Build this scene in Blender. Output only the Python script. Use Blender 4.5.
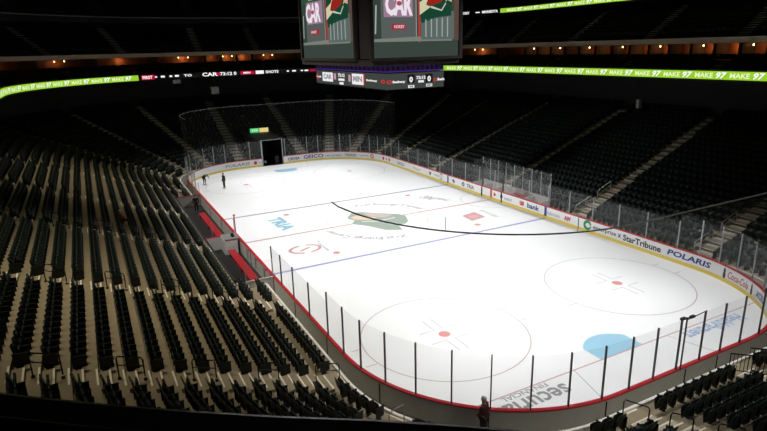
import bpy, bmesh, math, random
import numpy as np
from mathutils import Vector, Matrix
random.seed(7); rng = np.random.default_rng(7)
PI = math.pi
SC = bpy.context.scene
COL = SC.collection
for o in list(bpy.data.objects): bpy.data.objects.remove(o)

# ------------------------------------------------------------------ camera
F_PX = 562.53
CAM = Vector((44.061, -22.141, 15.022)); YAW, PIT, ROLL = 2.66505, .28889, -.02689
cd = bpy.data.cameras.new('camera'); cam = bpy.data.objects.new('camera', cd); COL.objects.link(cam)
cd.sensor_fit = 'HORIZONTAL'; cd.sensor_width = 36; cd.lens = F_PX / 767 * 36; cd.clip_end = 500; cd.clip_start = .05
Fv = Vector((math.cos(PIT)*math.cos(YAW), math.cos(PIT)*math.sin(YAW), -math.sin(PIT)))
Rv = Vector((math.sin(YAW), -math.cos(YAW), 0)); Uv = Rv.cross(Fv)
R2 = math.cos(ROLL)*Rv + math.sin(ROLL)*Uv; U2 = -math.sin(ROLL)*Rv + math.cos(ROLL)*Uv
m3 = Matrix((R2, U2, -Fv)).transposed()
cam.matrix_world = Matrix.Translation(CAM) @ m3.to_4x4()
SC.camera = cam
def project(x, y, z):
    d = Vector((x, y, z)) - CAM; w = d.dot(Fv)
    return (383.5 + F_PX*d.dot(R2)/w, 215.5 - F_PX*d.dot(U2)/w, w)

# ------------------------------------------------------------------ world, exposure, lights
SC.view_settings.view_transform = 'Standard'; SC.view_settings.look = 'None'
SC.view_settings.exposure = 0.0; SC.view_settings.gamma = 1.0; SC.view_settings.use_curve_mapping = False
SC.cycles.transparent_max_bounces = 24
w = bpy.data.worlds.new('world'); SC.world = w; w.use_nodes = True
w.node_tree.nodes['Background'].inputs[0].default_value = (.5, .6, .8, 1)
w.node_tree.nodes['Background'].inputs[1].default_value = .0015
def area(name, loc, size, power, col=(1, 1, 1), target=(0, 0, 0), spread=PI, sy=None):
    l = bpy.data.lights.new(name, 'AREA'); l.energy = power; l.color = col; l.size = size; l.spread = spread
    if sy: l.shape = 'RECTANGLE'; l.size_y = sy
    o = bpy.data.objects.new(name, l); COL.objects.link(o); o.location = loc
    o.rotation_euler = (Vector(target) - Vector(loc)).to_track_quat('-Z', 'Y').to_euler()
    return o
for gx in (-26, 26):
    for gy in (-7, 7):
        area('arena_light', (gx, gy, 27), 3.0, 790, (1.0, .985, .97), (gx*.85, gy*.8, 0), math.radians(62))
for gx in (-13, 13):
    for gy in (-23, 23):
        area('arena_light', (gx, gy, 23), 3.0, 1030, (1.0, .985, .97), (gx*.35, gy*.05, 0), math.radians(66))
area('stand_light', (15, -26, 27), 8, 520, (1, .88, .64), (15, -21, 3), math.radians(70))
area('stand_light', (-12, -26, 27), 8, 310, (1, .88, .64), (-14, -21, 3), math.radians(70))
area('end_stand_light', (50, 2, 24), 3, 260, (1, .95, .88), (31, -4, 0), math.radians(60))

# ------------------------------------------------------------------ materials
def lin(c):
    return tuple(((v/255)/12.92 if v/255 <= .04045 else ((v/255+.055)/1.055)**2.4) for v in c)
MATS = {}
def mat(name, col, rough=.6, metal=0, noise=0, scale=8, spec=.5, bump=0):
    if name in MATS: return MATS[name]
    m = bpy.data.materials.new(name); m.use_nodes = True; nt = m.node_tree; b = nt.nodes['Principled BSDF']
    b.inputs['Base Color'].default_value = (*col, 1); b.inputs['Roughness'].default_value = rough; b.inputs['Metallic'].default_value = metal
    b.inputs['Specular IOR Level'].default_value = spec
    if noise or bump:
        tc = nt.nodes.new('ShaderNodeTexCoord'); n = nt.nodes.new('ShaderNodeTexNoise'); n.inputs['Scale'].default_value = scale; n.inputs['Detail'].default_value = 5
        nt.links.new(tc.outputs['Object'], n.inputs['Vector'])
        if noise:
            mx = nt.nodes.new('ShaderNodeMix'); mx.data_type = 'RGBA'
            mx.inputs[6].default_value = (*[c*(1-noise) for c in col], 1); mx.inputs[7].default_value = (*[min(1, c*(1+noise)) for c in col], 1)
            nt.links.new(n.outputs['Fac'], mx.inputs[0]); nt.links.new(mx.outputs[2], b.inputs['Base Color'])
        if bump:
            bp = nt.nodes.new('ShaderNodeBump'); bp.inputs['Strength'].default_value = bump; bp.inputs['Distance'].default_value = .02
            nt.links.new(n.outputs['Fac'], bp.inputs['Height']); nt.links.new(bp.outputs[0], b.inputs['Normal'])
    MATS[name] = m; return m
def emit(name, col, s=1.0):
    if name in MATS: return MATS[name]
    m = bpy.data.materials.new(name); m.use_nodes = True; nt = m.node_tree
    for n in list(nt.nodes): nt.nodes.remove(n)
    e = nt.nodes.new('ShaderNodeEmission'); e.inputs[0].default_value = (*col, 1); e.inputs[1].default_value = s
    o = nt.nodes.new('ShaderNodeOutputMaterial'); nt.links.new(e.outputs[0], o.inputs[0]); MATS[name] = m; return m
def sheet(name, tcol, dfac, gl=True, dcol=(.8, .85, .88)):
    m = bpy.data.materials.new(name); m.use_nodes = True; nt = m.node_tree
    for n in list(nt.nodes): nt.nodes.remove(n)
    t = nt.nodes.new('ShaderNodeBsdfTransparent'); t.inputs[0].default_value = (*tcol, 1)
    d = nt.nodes.new('ShaderNodeBsdfDiffuse'); d.inputs[0].default_value = (*dcol, 1)
    tr = nt.nodes.new('ShaderNodeBsdfTranslucent'); tr.inputs[0].default_value = (*dcol, 1)
    md = nt.nodes.new('ShaderNodeMixShader'); md.inputs[0].default_value = .4
    nt.links.new(d.outputs[0], md.inputs[1]); nt.links.new(tr.outputs[0], md.inputs[2])
    mx = nt.nodes.new('ShaderNodeMixShader'); mx.inputs[0].default_value = dfac
    nt.links.new(t.outputs[0], mx.inputs[1]); nt.links.new(md.outputs[0], mx.inputs[2])
    o = nt.nodes.new('ShaderNodeOutputMaterial')
    if gl:
        g = nt.nodes.new('ShaderNodeBsdfGlossy'); g.inputs['Roughness'].default_value = .25
        f = nt.nodes.new('ShaderNodeFresnel'); ge = nt.nodes.new('ShaderNodeNewGeometry'); mr = nt.nodes.new('ShaderNodeMapRange')
        mr.inputs['To Min'].default_value = 1.4; mr.inputs['To Max'].default_value = 1/1.4
        nt.links.new(ge.outputs['Backfacing'], mr.inputs['Value']); nt.links.new(mr.outputs[0], f.inputs[0])
        mm = nt.nodes.new('ShaderNodeMath'); mm.operation = 'MULTIPLY'; mm.inputs[1].default_value = .35
        nt.links.new(f.outputs[0], mm.inputs[0])
        m2 = nt.nodes.new('ShaderNodeMixShader'); nt.links.new(mm.outputs[0], m2.inputs[0])
        nt.links.new(mx.outputs[0], m2.inputs[1]); nt.links.new(g.outputs[0], m2.inputs[2]); nt.links.new(m2.outputs[0], o.inputs[0])
    else: nt.links.new(mx.outputs[0], o.inputs[0])
    return m
M_ice = mat('ice', (.82, .84, .86), .5, 0, .02, .35, .12)
M_board = mat('board_white', (.88, .89, .90), .35)
M_out = mat('board_back', (.46, .45, .39), .7, 0, .08, 2)
M_yel = mat('kick_yellow', (.82, .64, .13), .4)
M_red = mat('rail_red', (.52, .02, .035), .4)
M_post = mat('post_metal', (.42, .44, .46), .35, .6)
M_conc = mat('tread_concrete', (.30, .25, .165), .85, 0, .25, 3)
M_concg = mat('step_concrete', (.50, .44, .35), .85, 0, .2, 4)
M_concd = mat('upper_concrete_dimmed', (.035, .035, .036), .9, 0, .3, 3)  # dimness of the upper decks put into the colour as near-black concrete
M_nose = mat('step_nosing', (.86, .80, .66), .6)
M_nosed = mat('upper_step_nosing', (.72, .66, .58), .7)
M_seat = mat('seat_plastic', (.005, .012, .010), .45, 0, .2, 6, .4)
M_seatm = mat('seat_metal', (.012, .013, .014), .45, .3)
M_black = mat('black_paint', (.008, .008, .009), .6)
M_dark = mat('dark_wall', (.012, .012, .014), .85, 0, .3, 2)
M_band = mat('soffit_beige', (.82, .67, .50), .8, 0, .1, 2)
M_suite = mat('suite_wood', (.28, .10, .035), .7, 0, .3, 2)
M_blackrail = mat('rail_black', (.012, .012, .013), .35, .4)
M_grail = mat('rail_steel', (.45, .44, .42), .35, .7)
M_cap = mat('parapet_top', (.010, .011, .012), .28, 0, .2, 3)
M_glass = sheet('rink_glass', (.985, .988, .988), .026)
M_net = sheet('net_thread', (1, 1, 1), .014, False, (.6, .62, .62))
M_pred = mat('paint_red', (.66, .28, .27), .3); M_redln = mat('paint_red_line', (.56, .36, .36), .3)
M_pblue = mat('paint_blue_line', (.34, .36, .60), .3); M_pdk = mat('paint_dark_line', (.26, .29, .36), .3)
M_pgrey = mat('paint_grey', (.42, .42, .43), .3); M_circ = mat('paint_circle', (.47, .39, .40), .3)
M_crease = mat('paint_crease', (.34, .60, .78), .3)

# ------------------------------------------------------------------ mesh helpers
class MB:
    def __init__(s): s.v = []; s.f = []; s.mi = []
    def add(s, vs, fs, mi=0):
        b = len(s.v); s.v.extend([tuple(p) for p in vs]); s.f.extend([tuple(i+b for i in f) for f in fs]); s.mi.extend([mi]*len(fs)); return s
    def box(s, c, d, rz=0, mi=0, tilt=0):
        x, y, z = d[0]/2, d[1]/2, d[2]/2; cr, sr = math.cos(rz), math.sin(rz); ct, st = math.cos(tilt), math.sin(tilt); vs = []
        for i in (-1, 1):
            for j in (-1, 1):
                for k in (-1, 1):
                    px, py, pz = i*x, j*y, k*z
                    py, pz = py*ct - pz*st, py*st + pz*ct
                    vs.append((c[0]+px*cr-py*sr, c[1]+px*sr+py*cr, c[2]+pz))
        return s.add(vs, [(0, 1, 3, 2), (4, 6, 7, 5), (0, 4, 5, 1), (2, 3, 7, 6), (0, 2, 6, 4), (1, 5, 7, 3)], mi)
    def tube(s, pts, r, n=6, closed=False, mi=0, caps=True):
        pts = [Vector(p) for p in pts]; rings = []; N = len(pts)
        for i, p in enumerate(pts):
            if closed: d = pts[(i+1) % N] - pts[i-1]
            else: d = pts[min(i+1, N-1)] - pts[max(i-1, 0)]
            d.normalize(); a = Vector((0, 0, 1)) if abs(d.z) < .9 else Vector((1, 0, 0))
            u = d.cross(a).normalized(); v = d.cross(u); rr = r[i] if isinstance(r, (list, tuple)) else r
            rings.append([p + (u*math.cos(2*PI*k/n) + v*math.sin(2*PI*k/n))*rr for k in range(n)])
        vs = [q for rg in rings for q in rg]; fs = []
        for i in range(N if closed else N-1):
            j = (i+1) % N
            for k in range(n): fs.append((i*n+k, i*n+(k+1) % n, j*n+(k+1) % n, j*n+k))
        if caps and not closed: fs += [tuple(range(n))[::-1], tuple((N-1)*n+k for k in range(n))]
        return s.add(vs, fs, mi)
    def prism(s, poly, z0, z1, mi=0):
        n = len(poly); vs = [(x, y, z0) for x, y in poly] + [(x, y, z1) for x, y in poly]
        return s.add(vs, [tuple(range(n))[::-1], tuple(range(n, 2*n))] + [(i, (i+1) % n, n+(i+1) % n, n+i) for i in range(n)], mi)
    def build(s, name, m, parent=None, smooth=False):
        me = bpy.data.meshes.new(name); me.from_pydata(s.v, [], s.f)
        for x in (m if isinstance(m, (list, tuple)) else [m]): me.materials.append(x)
        if any(s.mi): me.polygons.foreach_set('material_index', s.mi)
        if smooth: me.polygons.foreach_set('use_smooth', [True]*len(s.f))
        me.update(); o = bpy.data.objects.new(name, me); COL.objects.link(o)
        if parent is not None: o.parent = parent
        return o
def loc_build(mb, name, m, parent, smooth=False):      # verts given in world coordinates, parent not at the origin (and not rotated)
    o = mb.build(name, m, None, smooth); o.parent = parent; o.matrix_parent_inverse = Matrix.Translation(parent.location).inverted(); return o
def empty(name, loc, rz=0):
    o = bpy.data.objects.new(name, None); COL.objects.link(o); o.location = loc; o.rotation_euler = (0, 0, rz); o.empty_display_size = .1; return o
def tag(o, label=None, cat=None, group=None, kind=None):
    if label: o['label'] = label
    if cat: o['category'] = cat
    if group: o['group'] = group
    if kind: o['kind'] = kind
    return o
def struct(o): o['kind'] = 'structure'; return o
def lab(o, t): o['label'] = t; return o
_tc = {}
def text2d(t, size=1, bold=0, shear=0, align='CENTER'):
    k = (t, bold, shear, align)
    if k not in _tc:
        c = bpy.data.curves.new('t', 'FONT'); c.body = t; c.align_x = align; c.align_y = 'CENTER'; c.offset = bold; c.shear = shear; c.resolution_u = 2
        o = bpy.data.objects.new('t', c); COL.objects.link(o); dg = bpy.context.evaluated_depsgraph_get()
        me = bpy.data.meshes.new_from_object(o.evaluated_get(dg))
        _tc[k] = ([tuple(v.co[:2]) for v in me.vertices], [tuple(p.vertices) for p in me.polygons])
        bpy.data.objects.remove(o); bpy.data.curves.remove(c); bpy.data.meshes.remove(me)
    vs, fs = _tc[k]
    return [(x*size, y*size) for x, y in vs], fs
def fit_text(t, width, height, bold=0, shear=0):
    vs, fs = text2d(t, 1, bold, shear)
    xs = [v[0] for v in vs]; ys = [v[1] for v in vs]; cx, cy = (min(xs)+max(xs))/2, (min(ys)+max(ys))/2
    kx = width/(max(xs)-min(xs)); ky = height/(max(ys)-min(ys))
    return [((x-cx)*kx, (y-cy)*ky) for x, y in vs], fs

# ------------------------------------------------------------------ the rink outline
HX, HY, RC = 30.48, 12.95, 8.53
CX, CY = HX-RC, HY-RC
def use(R):
    global RC, CX, CY, PER
    RC = R; CX, CY = HX-R, HY-R; PER = sum(seglens(0))
RB, RS = 8.53, 7.0          # corner radius of the boards and of the rows of the lower stand
def seglens(o):
    a = PI/2*(RC+o); return [CY, a, 2*CX, a, 2*CY, a, 2*CX, a, CY]
def ring(t, o=0.0):
    """point and outward normal at arc length t along the outline offset outward by o"""
    L = seglens(o); t %= sum(L); r = RC+o
    for k, (sx, sy, a0) in enumerate(((1, 1, 0), (-1, 1, .5), (-1, -1, 1), (1, -1, 1.5))):
        st = L[2*k]
        if t < st:
            break
        t -= st
        if t < L[2*k+1]:
            a = a0*PI + t/r; return sx*CX + r*math.cos(a), sy*CY + r*math.sin(a), math.cos(a), math.sin(a)
        t -= L[2*k+1]
    else: k = 4
    if k == 0: return HX+o, t, 1, 0
    if k == 1: return CX-t, HY+o, 0, 1
    if k == 2: return -HX-o, CY-t, -1, 0
    if k == 3: return -CX+t, -HY-o, 0, -1
    return HX+o, -CY+t, 1, 0
def off(x, y):
    ax, ay = abs(x), abs(y)
    if ax > CX and ay > CY: return math.hypot(ax-CX, ay-CY)-RC
    return max(ax-HX, ay-HY)
def arct(x, y, o):
    L = seglens(o); r = RC+o
    if x > CX and y > CY: return L[0]+r*math.atan2(y-CY, x-CX)
    if x < -CX and y > CY: return sum(L[:3])+r*(math.atan2(y-CY, x+CX)-PI/2)
    if x < -CX and y < -CY: return sum(L[:5])+r*(math.atan2(y+CY, x+CX) % (2*PI)-PI)
    if x > CX and y < -CY: return sum(L[:7])+r*(math.atan2(y+CY, x-CX) % (2*PI)-1.5*PI)
    if abs(x) <= CX and y > 0: return L[0]+L[1]+CX-x
    if abs(x) <= CX: return sum(L[:6])+x+CX
    if x < 0: return sum(L[:4])+CY-y
    return y % sum(L)
PER = sum(seglens(0))
def samples(s0=None, s1=None, step=.75, extra=()):
    """perimeter parameters between s0 and s1 (wrapping), fine on the corners"""
    L = seglens(0); cuts = [0]; 
    for l in L: cuts.append(cuts[-1]+l)
    pts = set()
    for i, l in enumerate(L):
        n = max(1, int(l/step)) if i % 2 else max(1, int(l/6))
        for k in range(n): pts.add(round(cuts[i]+l*k/n, 4))
    for e in extra: pts.add(round(e % PER, 4))
    pts = sorted(pts)
    if s0 is None: return pts + [PER]
    if s1 < s0: s1 += PER
    out = [s0] + [p for p in pts + [q+PER for q in pts] if s0+1e-3 < p < s1-1e-3] + [s1]
    return out
def profile_ring(mb, prof, ss, mi=None, closed=False):
    """sweep an (offset, z) polyline along the outline"""
    n = len(prof); vs = []
    for s in ss:
        x, y, nx, ny = ring(s)
        for (o, z) in prof: vs.append((x+nx*o, y+ny*o, z))
    for i in range(len(ss)-1):
        fs = []
        for k in range(n-1): fs.append((i*n+k, (i+1)*n+k, (i+1)*n+k+1, i*n+k+1))
        if mi is None: mb_f = fs
        mb.f.extend([tuple(q+len(mb.v) for q in f) for f in fs]); mb.mi.extend([0]*len(fs) if mi is None else mi)
    mb.v.extend(vs); return mb
_cum = np.cumsum([0]+seglens(0))
def s_shift(s, d, o):
    """move d metres along the ring at offset o, starting from outline parameter s"""
    def real(q): q0 = q % PER; return (q-q0)/PER*sum(seglens(o)) + float(np.interp(q0, _cum, np.cumsum([0]+seglens(o))))
    def back(t): T = sum(seglens(o)); t0 = t % T; return (t-t0)/T*PER + float(np.interp(t0, np.cumsum([0]+seglens(o)), _cum))
    return back(real(s)+d)
def wall_map(s0, z0, o, verts):   # lay 2-D shapes on a ring facing the ice; +x reads left to right for someone on the ice
    out = []
    for x, y in verts:
        px, py, nx, ny = ring(s_shift(s0, -x, o)); out.append((px+nx*o, py+ny*o, z0+y))
    return out

# ------------------------------------------------------------------ ice sheet and its paint
b = MB(); poly = [ring(s)[:2] for s in samples(step=.4)[:-1]]
b.prism(poly, -.15, 0); ICE = struct(b.build('floor_ice', M_ice)); lab(ICE, 'bright white ice sheet inside the rink boards')
def ice_part(name, mb, m, label=None):
    o = mb.build(name, m, ICE)
    if label: lab(o, label)
    return o
ZI = .004
def flat(mb, poly, z=ZI): mb.add([(x, y, z) for x, y in poly], [tuple(range(len(poly)))])
def strip(mb, pts, wd, z=ZI, closed=False):
    n = len(pts); L = []
    for i in range(n):
        a = Vector(pts[(i-1) % n] if closed or i else pts[0]); c = Vector(pts[(i+1) % n] if closed or i < n-1 else pts[-1])
        d = (c-a).normalized(); q = Vector((-d.y, d.x))*wd/2; p = Vector(pts[i]); L += [tuple(p+q), tuple(p-q)]
    fs = [(2*i, 2*i+1, 2*((i+1) % n)+1, 2*((i+1) % n)) for i in range(n if closed else n-1)]
    mb.add([(x, y, z) for x, y in L], fs)
def circle_pts(cx, cy, r, n=64, a0=0, a1=2*PI): 
    full = abs(a1-a0-2*PI) < 1e-6
    return [(cx+r*math.cos(a0+(a1-a0)*k/(n if full else n-1)), cy+r*math.sin(a0+(a1-a0)*k/(n if full else n-1))) for k in range(n)]
FT = .3048
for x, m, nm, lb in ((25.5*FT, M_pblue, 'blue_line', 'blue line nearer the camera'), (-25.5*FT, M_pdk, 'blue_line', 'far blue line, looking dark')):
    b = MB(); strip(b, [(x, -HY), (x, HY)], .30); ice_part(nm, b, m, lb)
b = MB(); strip(b, [(0, -HY), (0, HY)], .26); ice_part('centre_line', b, M_redln, 'faded red centre line')
for sx in (1, -1):
    x = sx*89*FT; yy = CY + math.sqrt(RC**2-(89*FT-CX)**2)
    b = MB(); strip(b, [(x, -yy), (x, yy)], .08); ice_part('goal_line', b, M_redln)
    b = MB()
    for sy in (1, -1): strip(b, [(x, sy*11*FT), (sx*(HX-.02), sy*14*FT)], .05, ZI)
    ice_part('trapezoid_lines', b, M_pgrey)
    b = MB(); pts = [(x, -1.22)] + [(x-sx*(1.37+ (math.sqrt(max(0, 1.83**2-y*y))-1.37)), y) for y in np.linspace(-1.22, 1.22, 15)] + [(x, 1.22)]
    pts = [(x, -1.5)] + [(x-sx*1.9*math.cos(a), 1.9*math.sin(a)) for a in np.linspace(-.91, .91, 15)] + [(x, 1.5)]
    flat(b, pts, ZI-.001); ice_part('goal_crease', b, M_crease, 'pale blue goal crease')
b = MB(); strip(b, circle_pts(0, 0, 15*FT), .06, ZI, True); ice_part('centre_circle', b, M_pgrey)
for sx in (1, -1):
    for sy in (1, -1):
        cx, cy = sx*69*FT, sy*22*FT
        b = MB(); strip(b, circle_pts(cx, cy, 15*FT), .06, ZI, True)
        for q in (-1, 1):
            for h in (-1, 1):
                strip(b, [(cx+q*.85, cy+h*15*FT), (cx+q*.85, cy+h*(15*FT+.6))], .06)
        ice_part('faceoff_circle', b, M_circ)
        b = MB(); flat(b, circle_pts(cx, cy, .33, 20), ZI+.001); ice_part('faceoff_dot', b, M_pred)
        b = MB()
        for q in (-1, 1):
            for h in (-1, 1):
                strip(b, [(cx+q*.62, cy+h*(.25+.95)), (cx+q*.62, cy+h*.27), (cx+q*1.85, cy+h*.27)], .06)
        ice_part('faceoff_ticks', b, M_pgrey)
        b = MB(); flat(b, circle_pts(sx*20*FT, cy, .30, 20), ZI); ice_part('neutral_dot', b, M_pred)
b = MB(); strip(b, circle_pts(0, HY, 10*FT, 24, PI, 2*PI), .05); ice_part('referee_crease', b, M_circ)
def ice_text(t, cx, cy, ang, wd, ht, m, label, bold=.01, shear=0, z=ZI):
    vs, fs = fit_text(t, wd, ht, bold, shear); c, s = math.cos(ang), math.sin(ang)
    b = MB(); b.add([(cx+x*c-y*s, cy+x*s+y*c, z) for x, y in vs], fs); return ice_part('ice_lettering', b, m, label)
def arc_text(t, r, amid, size, m, label, outward=True):
    vs, fs = text2d(t, size, .015); sg = 1 if outward else -1
    b = MB(); b.add([((r+sg*y)*math.cos(amid-sg*x/r), (r+sg*y)*math.sin(amid-sg*x/r), ZI) for x, y in vs], fs); return ice_part('ice_lettering', b, m, label)
M_tx = mat('paint_text', (.27, .27, .28), .3)
arc_text('Xcel Energy Center', 5.3, PI*.77, .95, M_tx, 'grey arena name curving round the far side of the centre circle')
arc_text('Xcel Energy Center', 5.3, -PI*.23, .95, M_tx, 'grey arena name curving round the near side of the centre circle', True)
ice_text('securian', 28.1, -6.7, -PI/2, 4.2, .95, M_tx, 'grey word in the near left corner of the ice', .02)
ice_text('FINANCIAL', 27.35, -6.6, -PI/2, 2.6, .32, M_tx, 'small grey word under the corner lettering', .01)
ice_text('HealthPartners', 27.75, 6.5, -PI/2, 4.6, .85, mat('paint_blue_text', (.30, .42, .68), .3), 'blue word in the near right corner of the ice', .02)
ice_text('TRIA', -3.6, -8.0, PI*.02, 4.2, 1.35, mat('paint_sky', (.26, .52, .70), .3), 'light blue block lettering between the blue lines', .04)
M_tor = mat('paint_swirl', (.60, .34, .35), .3)
b = MB()
for a0 in (.15, PI+.15): strip(b, [(4.0+x*.72*1.15, -8.5+y*1.15) for x, y in [(1.05*math.cos(a0+a), 1.05*math.sin(a0+a)) for a in np.linspace(0, 2.7, 20)]], .26)
strip(b, [(4.3, -9.0), (3.75, -8.0)], .22)
ice_part('ice_emblem', b, M_tor, 'red swirl emblem near the team benches')
ice_text('Toyota', 4.0, -7.05, 0, 2.7, .42, M_tx, 'grey word beside the red swirl')
ice_text('PACIFIC', -3.3, 8.6, PI*.12, 3.1, .62, M_tx, 'dark grey word near the far boards', .02)
ice_text('LIFE', -4.0, 7.7, PI*.12, 1.6, .5, M_tx, 'short dark grey word near the far boards', .02)
b = MB(); flat(b, [(3.2, 7.1), (2.75, 8.8), (4.6, 8.75), (4.97, 6.93)]); ice_part('ice_emblem', b, mat('paint_pink', (.66, .34, .36), .3), 'red square emblem near the penalty boxes')
b = MB(); flat(b, circle_pts(3.9, 7.9, .5, 16), ZI+.002); ice_part('ice_emblem', b, mat('paint_pale', (.7, .45, .45), .3))
ice_text('energy', 3.9, 9.6, 0, 2.7, .45, mat('paint_sage', (.42, .5, .4), .3), 'pale green grey word beside the red square')
# centre emblem: a beast-head outline in green with a tan neck
lgp = [(-3.3, -1.1), (-3.0, -.15), (-2.0, .8), (-.55, 2.45), (.4, 2.75), (1.9, 2.15), (2.5, 1.5), (2.3, .8), (3.9, .45), (3.2, -.8), (1.3, -1.65), (0, -2.6), (-.9, -1.9), (-1.6, -2.3), (-2.4, -1.9)]
M_lg = mat('paint_forest', (.34, .42, .36), .3)
b = MB(); flat(b, lgp, ZI+.001); ice_part('centre_emblem', b, M_lg, 'faded green beast head emblem at centre ice')
b = MB(); flat(b, [(-1.9, -1.9), (-1.0, -1.7), (-.2, -.6), (-.6, .2), (-1.4, -.4), (-2.2, -1.2)], ZI+.002); ice_part('emblem_patch', b, mat('paint_tan', (.76, .60, .48), .3))
b = MB(); flat(b, [(-2.8, -.3), (-2.0, .6), (-.6, 1.9), (-.2, .8), (-1.2, -.1)], ZI+.002); ice_part('emblem_patch', b, mat('paint_rose', (.58, .50, .48), .3))
b = MB(); flat(b, [(1.5, .6), (2.0, 1.1), (2.1, .4), (1.7, .2)], ZI+.003); ice_part('emblem_eye', b, mat('paint_white', (.85, .85, .85), .3))
b = MB(); strip(b, [(-.2, -1.5), (.5, -.2), (.3, 1.6)], .18, ZI+.003); ice_part('emblem_line', b, MATS['paint_white'])

# ------------------------------------------------------------------ concrete floor and lower stand
b = MB(); b.prism([(-60, -45), (60, -45), (60, 45), (-60, 45)], -.4, -.16); struct(b.build('floor', mat('floor_concrete', (.16, .15, .14), .8, 0, .2, 1)))
profile_ring(MB(), [(0, 0)], [0, 1])
b = MB(); profile_ring(b, [(0.0, -.01), (1.2, -.01)], samples()); struct(b.build('floor_walkway', MATS['floor_concrete']))
use(RS)
O0, DO, Z0, DZ, NR = .72, .84, .66, .317, 23
OFFS = [O0+DO*i + .28 for i in range(NR+1)]; OFFS[0] = .72
ZR = [Z0+DZ*i for i in range(NR+1)]
def skip_row(i, x, y):
    if y < -12 and -14.6 < x < 10.9 and i < 2: return True
    if x < -28 and -2.35 < y < 1.45 and i <= 8: return True
    if y > 12 and -3.9 < x < 7.0 and i < 1: return True
    return False
brk = [arct(-14.6, -HY, 0), arct(10.9, -HY, 0), arct(-HX, -2.35, 0), arct(-HX, 1.45, 0), arct(-3.9, HY, 0), arct(7.0, HY, 0)]
SS = samples(step=.7, extra=brk)
b = MB()
for i in range(NR):
    o0, o1, z, zp = OFFS[i], OFFS[i+1], ZR[i], (ZR[i-1] if i else 0)
    for k in range(len(SS)-1):
        x, y, nx, ny = ring((SS[k]+SS[k+1])/2)
        if skip_row(i, x, y): continue
        zb = zp if not skip_row(i-1, x, y) else -.01
        A = ring(SS[k]); B_ = ring(SS[k+1]-1e-5)
        def P_(q, o, zz): return (q[0]+q[2]*o, q[1]+q[3]*o, zz)
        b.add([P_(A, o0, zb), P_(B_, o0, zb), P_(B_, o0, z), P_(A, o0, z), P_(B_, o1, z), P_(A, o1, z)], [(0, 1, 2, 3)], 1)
        b.add([P_(A, o0, z), P_(B_, o0, z), P_(B_, o1, z), P_(A, o1, z)], [(0, 1, 2, 3)], 0)
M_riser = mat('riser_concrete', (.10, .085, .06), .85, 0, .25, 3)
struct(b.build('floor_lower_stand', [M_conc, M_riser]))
# low kerb wall between the boards and the first row
def ring_arcs(skips):
    """complement of the (a,b) parameter spans in skips"""
    sk = sorted(skips); out = []; cur = sk[0][1]
    for a, c in sk[1:] + [(sk[0][0]+PER, 0)]:
        out.append((cur, a)); cur = c
    return out
bench_s = (arct(-14.6, -HY, 0), arct(10.9, -HY, 0)); tun_s = (arct(-HX, 1.45, 0), arct(-HX, -2.35, 0)); pen_s = (arct(7.0, HY, 0), arct(-3.9, HY, 0))
M_kerb = mat('kerb_pale', (.82, .80, .74), .7)
for a, c in ring_arcs([pen_s, tun_s, bench_s]):
    b = MB(); profile_ring(b, [(.60, 0), (.60, .78), (.72, .78), (.72, .66)], samples(a, c)); struct(b.build('trim_kerb', M_kerb))

# aisles of the lower stand: foot and head of each stair
AISLES = [((21.8, 14), (21.9, 32)), ((10.8, 14), (9.7, 33)), ((-.3, 14), (-.9, 33)), ((-12.7, 14), (-12.6, 33)), ((-21.6, 14), (-24.0, 31)),
          ((-26.2, 13.6), (-32.0, 28.0)), ((-30.6, 12.0), (-40.5, 22.5)), ((-31.8, 8.4), (-49.0, 16.0)), ((-32, 4.4), (-49, 4.7)), ((-32, -4.6), (-52, -4.6)),
          ((-32.0, -9.2), (-50.5, -16)), ((-29.3, -12.3), (-44.6, -25.5)), ((-26.3, -14.4), (-30.6, -27)), ((-18.8, -14), (-15.9, -28)), ((-6.5, -14), (-5.8, -28)),
          ((3.7, -14), (4.3, -28)), ((14.2, -14), (14.6, -28)), ((23.3, -13.9), (24.0, -27)), ((27.0, -12.8), (36, -28.2)), ((32, -4.75), (50, -4.75)), ((32, 2.0), (50, 2.0)), ((30, 10), (44, 22))]
def aisle_t(a, o):
    p, q = a; lo, hi = -.5, 3.0
    for _ in range(40):
        mid = (lo+hi)/2; x, y = p[0]+(q[0]-p[0])*mid, p[1]+(q[1]-p[1])*mid
        if off(x, y) < o: lo = mid
        else: hi = mid
    return arct(x, y, o)
AW = .62
AN = ['right', 'right', 'right', 'right', 'corner', 'corner', 'corner', 'far', 'far', 'far', 'far', 'corner', 'corner', 'left', 'left', 'left', 'left', 'left', 'near', 'near', 'near', 'near']
for ai, a in enumerate(AISLES):
    st = MB(); ns = MB()
    for i in range(NR):
        o = OFFS[i]; x, y, nx, ny = ring(aisle_t(a, o), o); 
        if skip_row(i, x-nx*o, y-ny*o): continue
        rz = math.atan2(ny, nx)-PI/2; z = ZR[i]
        def at(oo, zz): 
            t = aisle_t(a, oo); q = ring(t, oo); return (q[0], q[1], zz)
        if i > 0 and not skip_row(i-1, x-nx*o, y-ny*o):
            c = at(o-.2, z-DZ*.75); st.box((c[0], c[1], z-DZ*.75), (2*AW, .42, DZ*.5), rz)
            c = at(o-.37, 0); ns.box((c[0], c[1], z-DZ*.5), (2*AW-.06, .07, .02), rz)
        c = at(o+.04, 0); ns.box((c[0], c[1], z+.004), (2*AW-.04, .07, .02), rz)
    s_ = struct(st.build('floor_aisle_steps', M_conc if AN[ai] == 'left' else M_concg)); ns.build('step_nosing', M_nose, s_)

use(RB)
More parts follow.
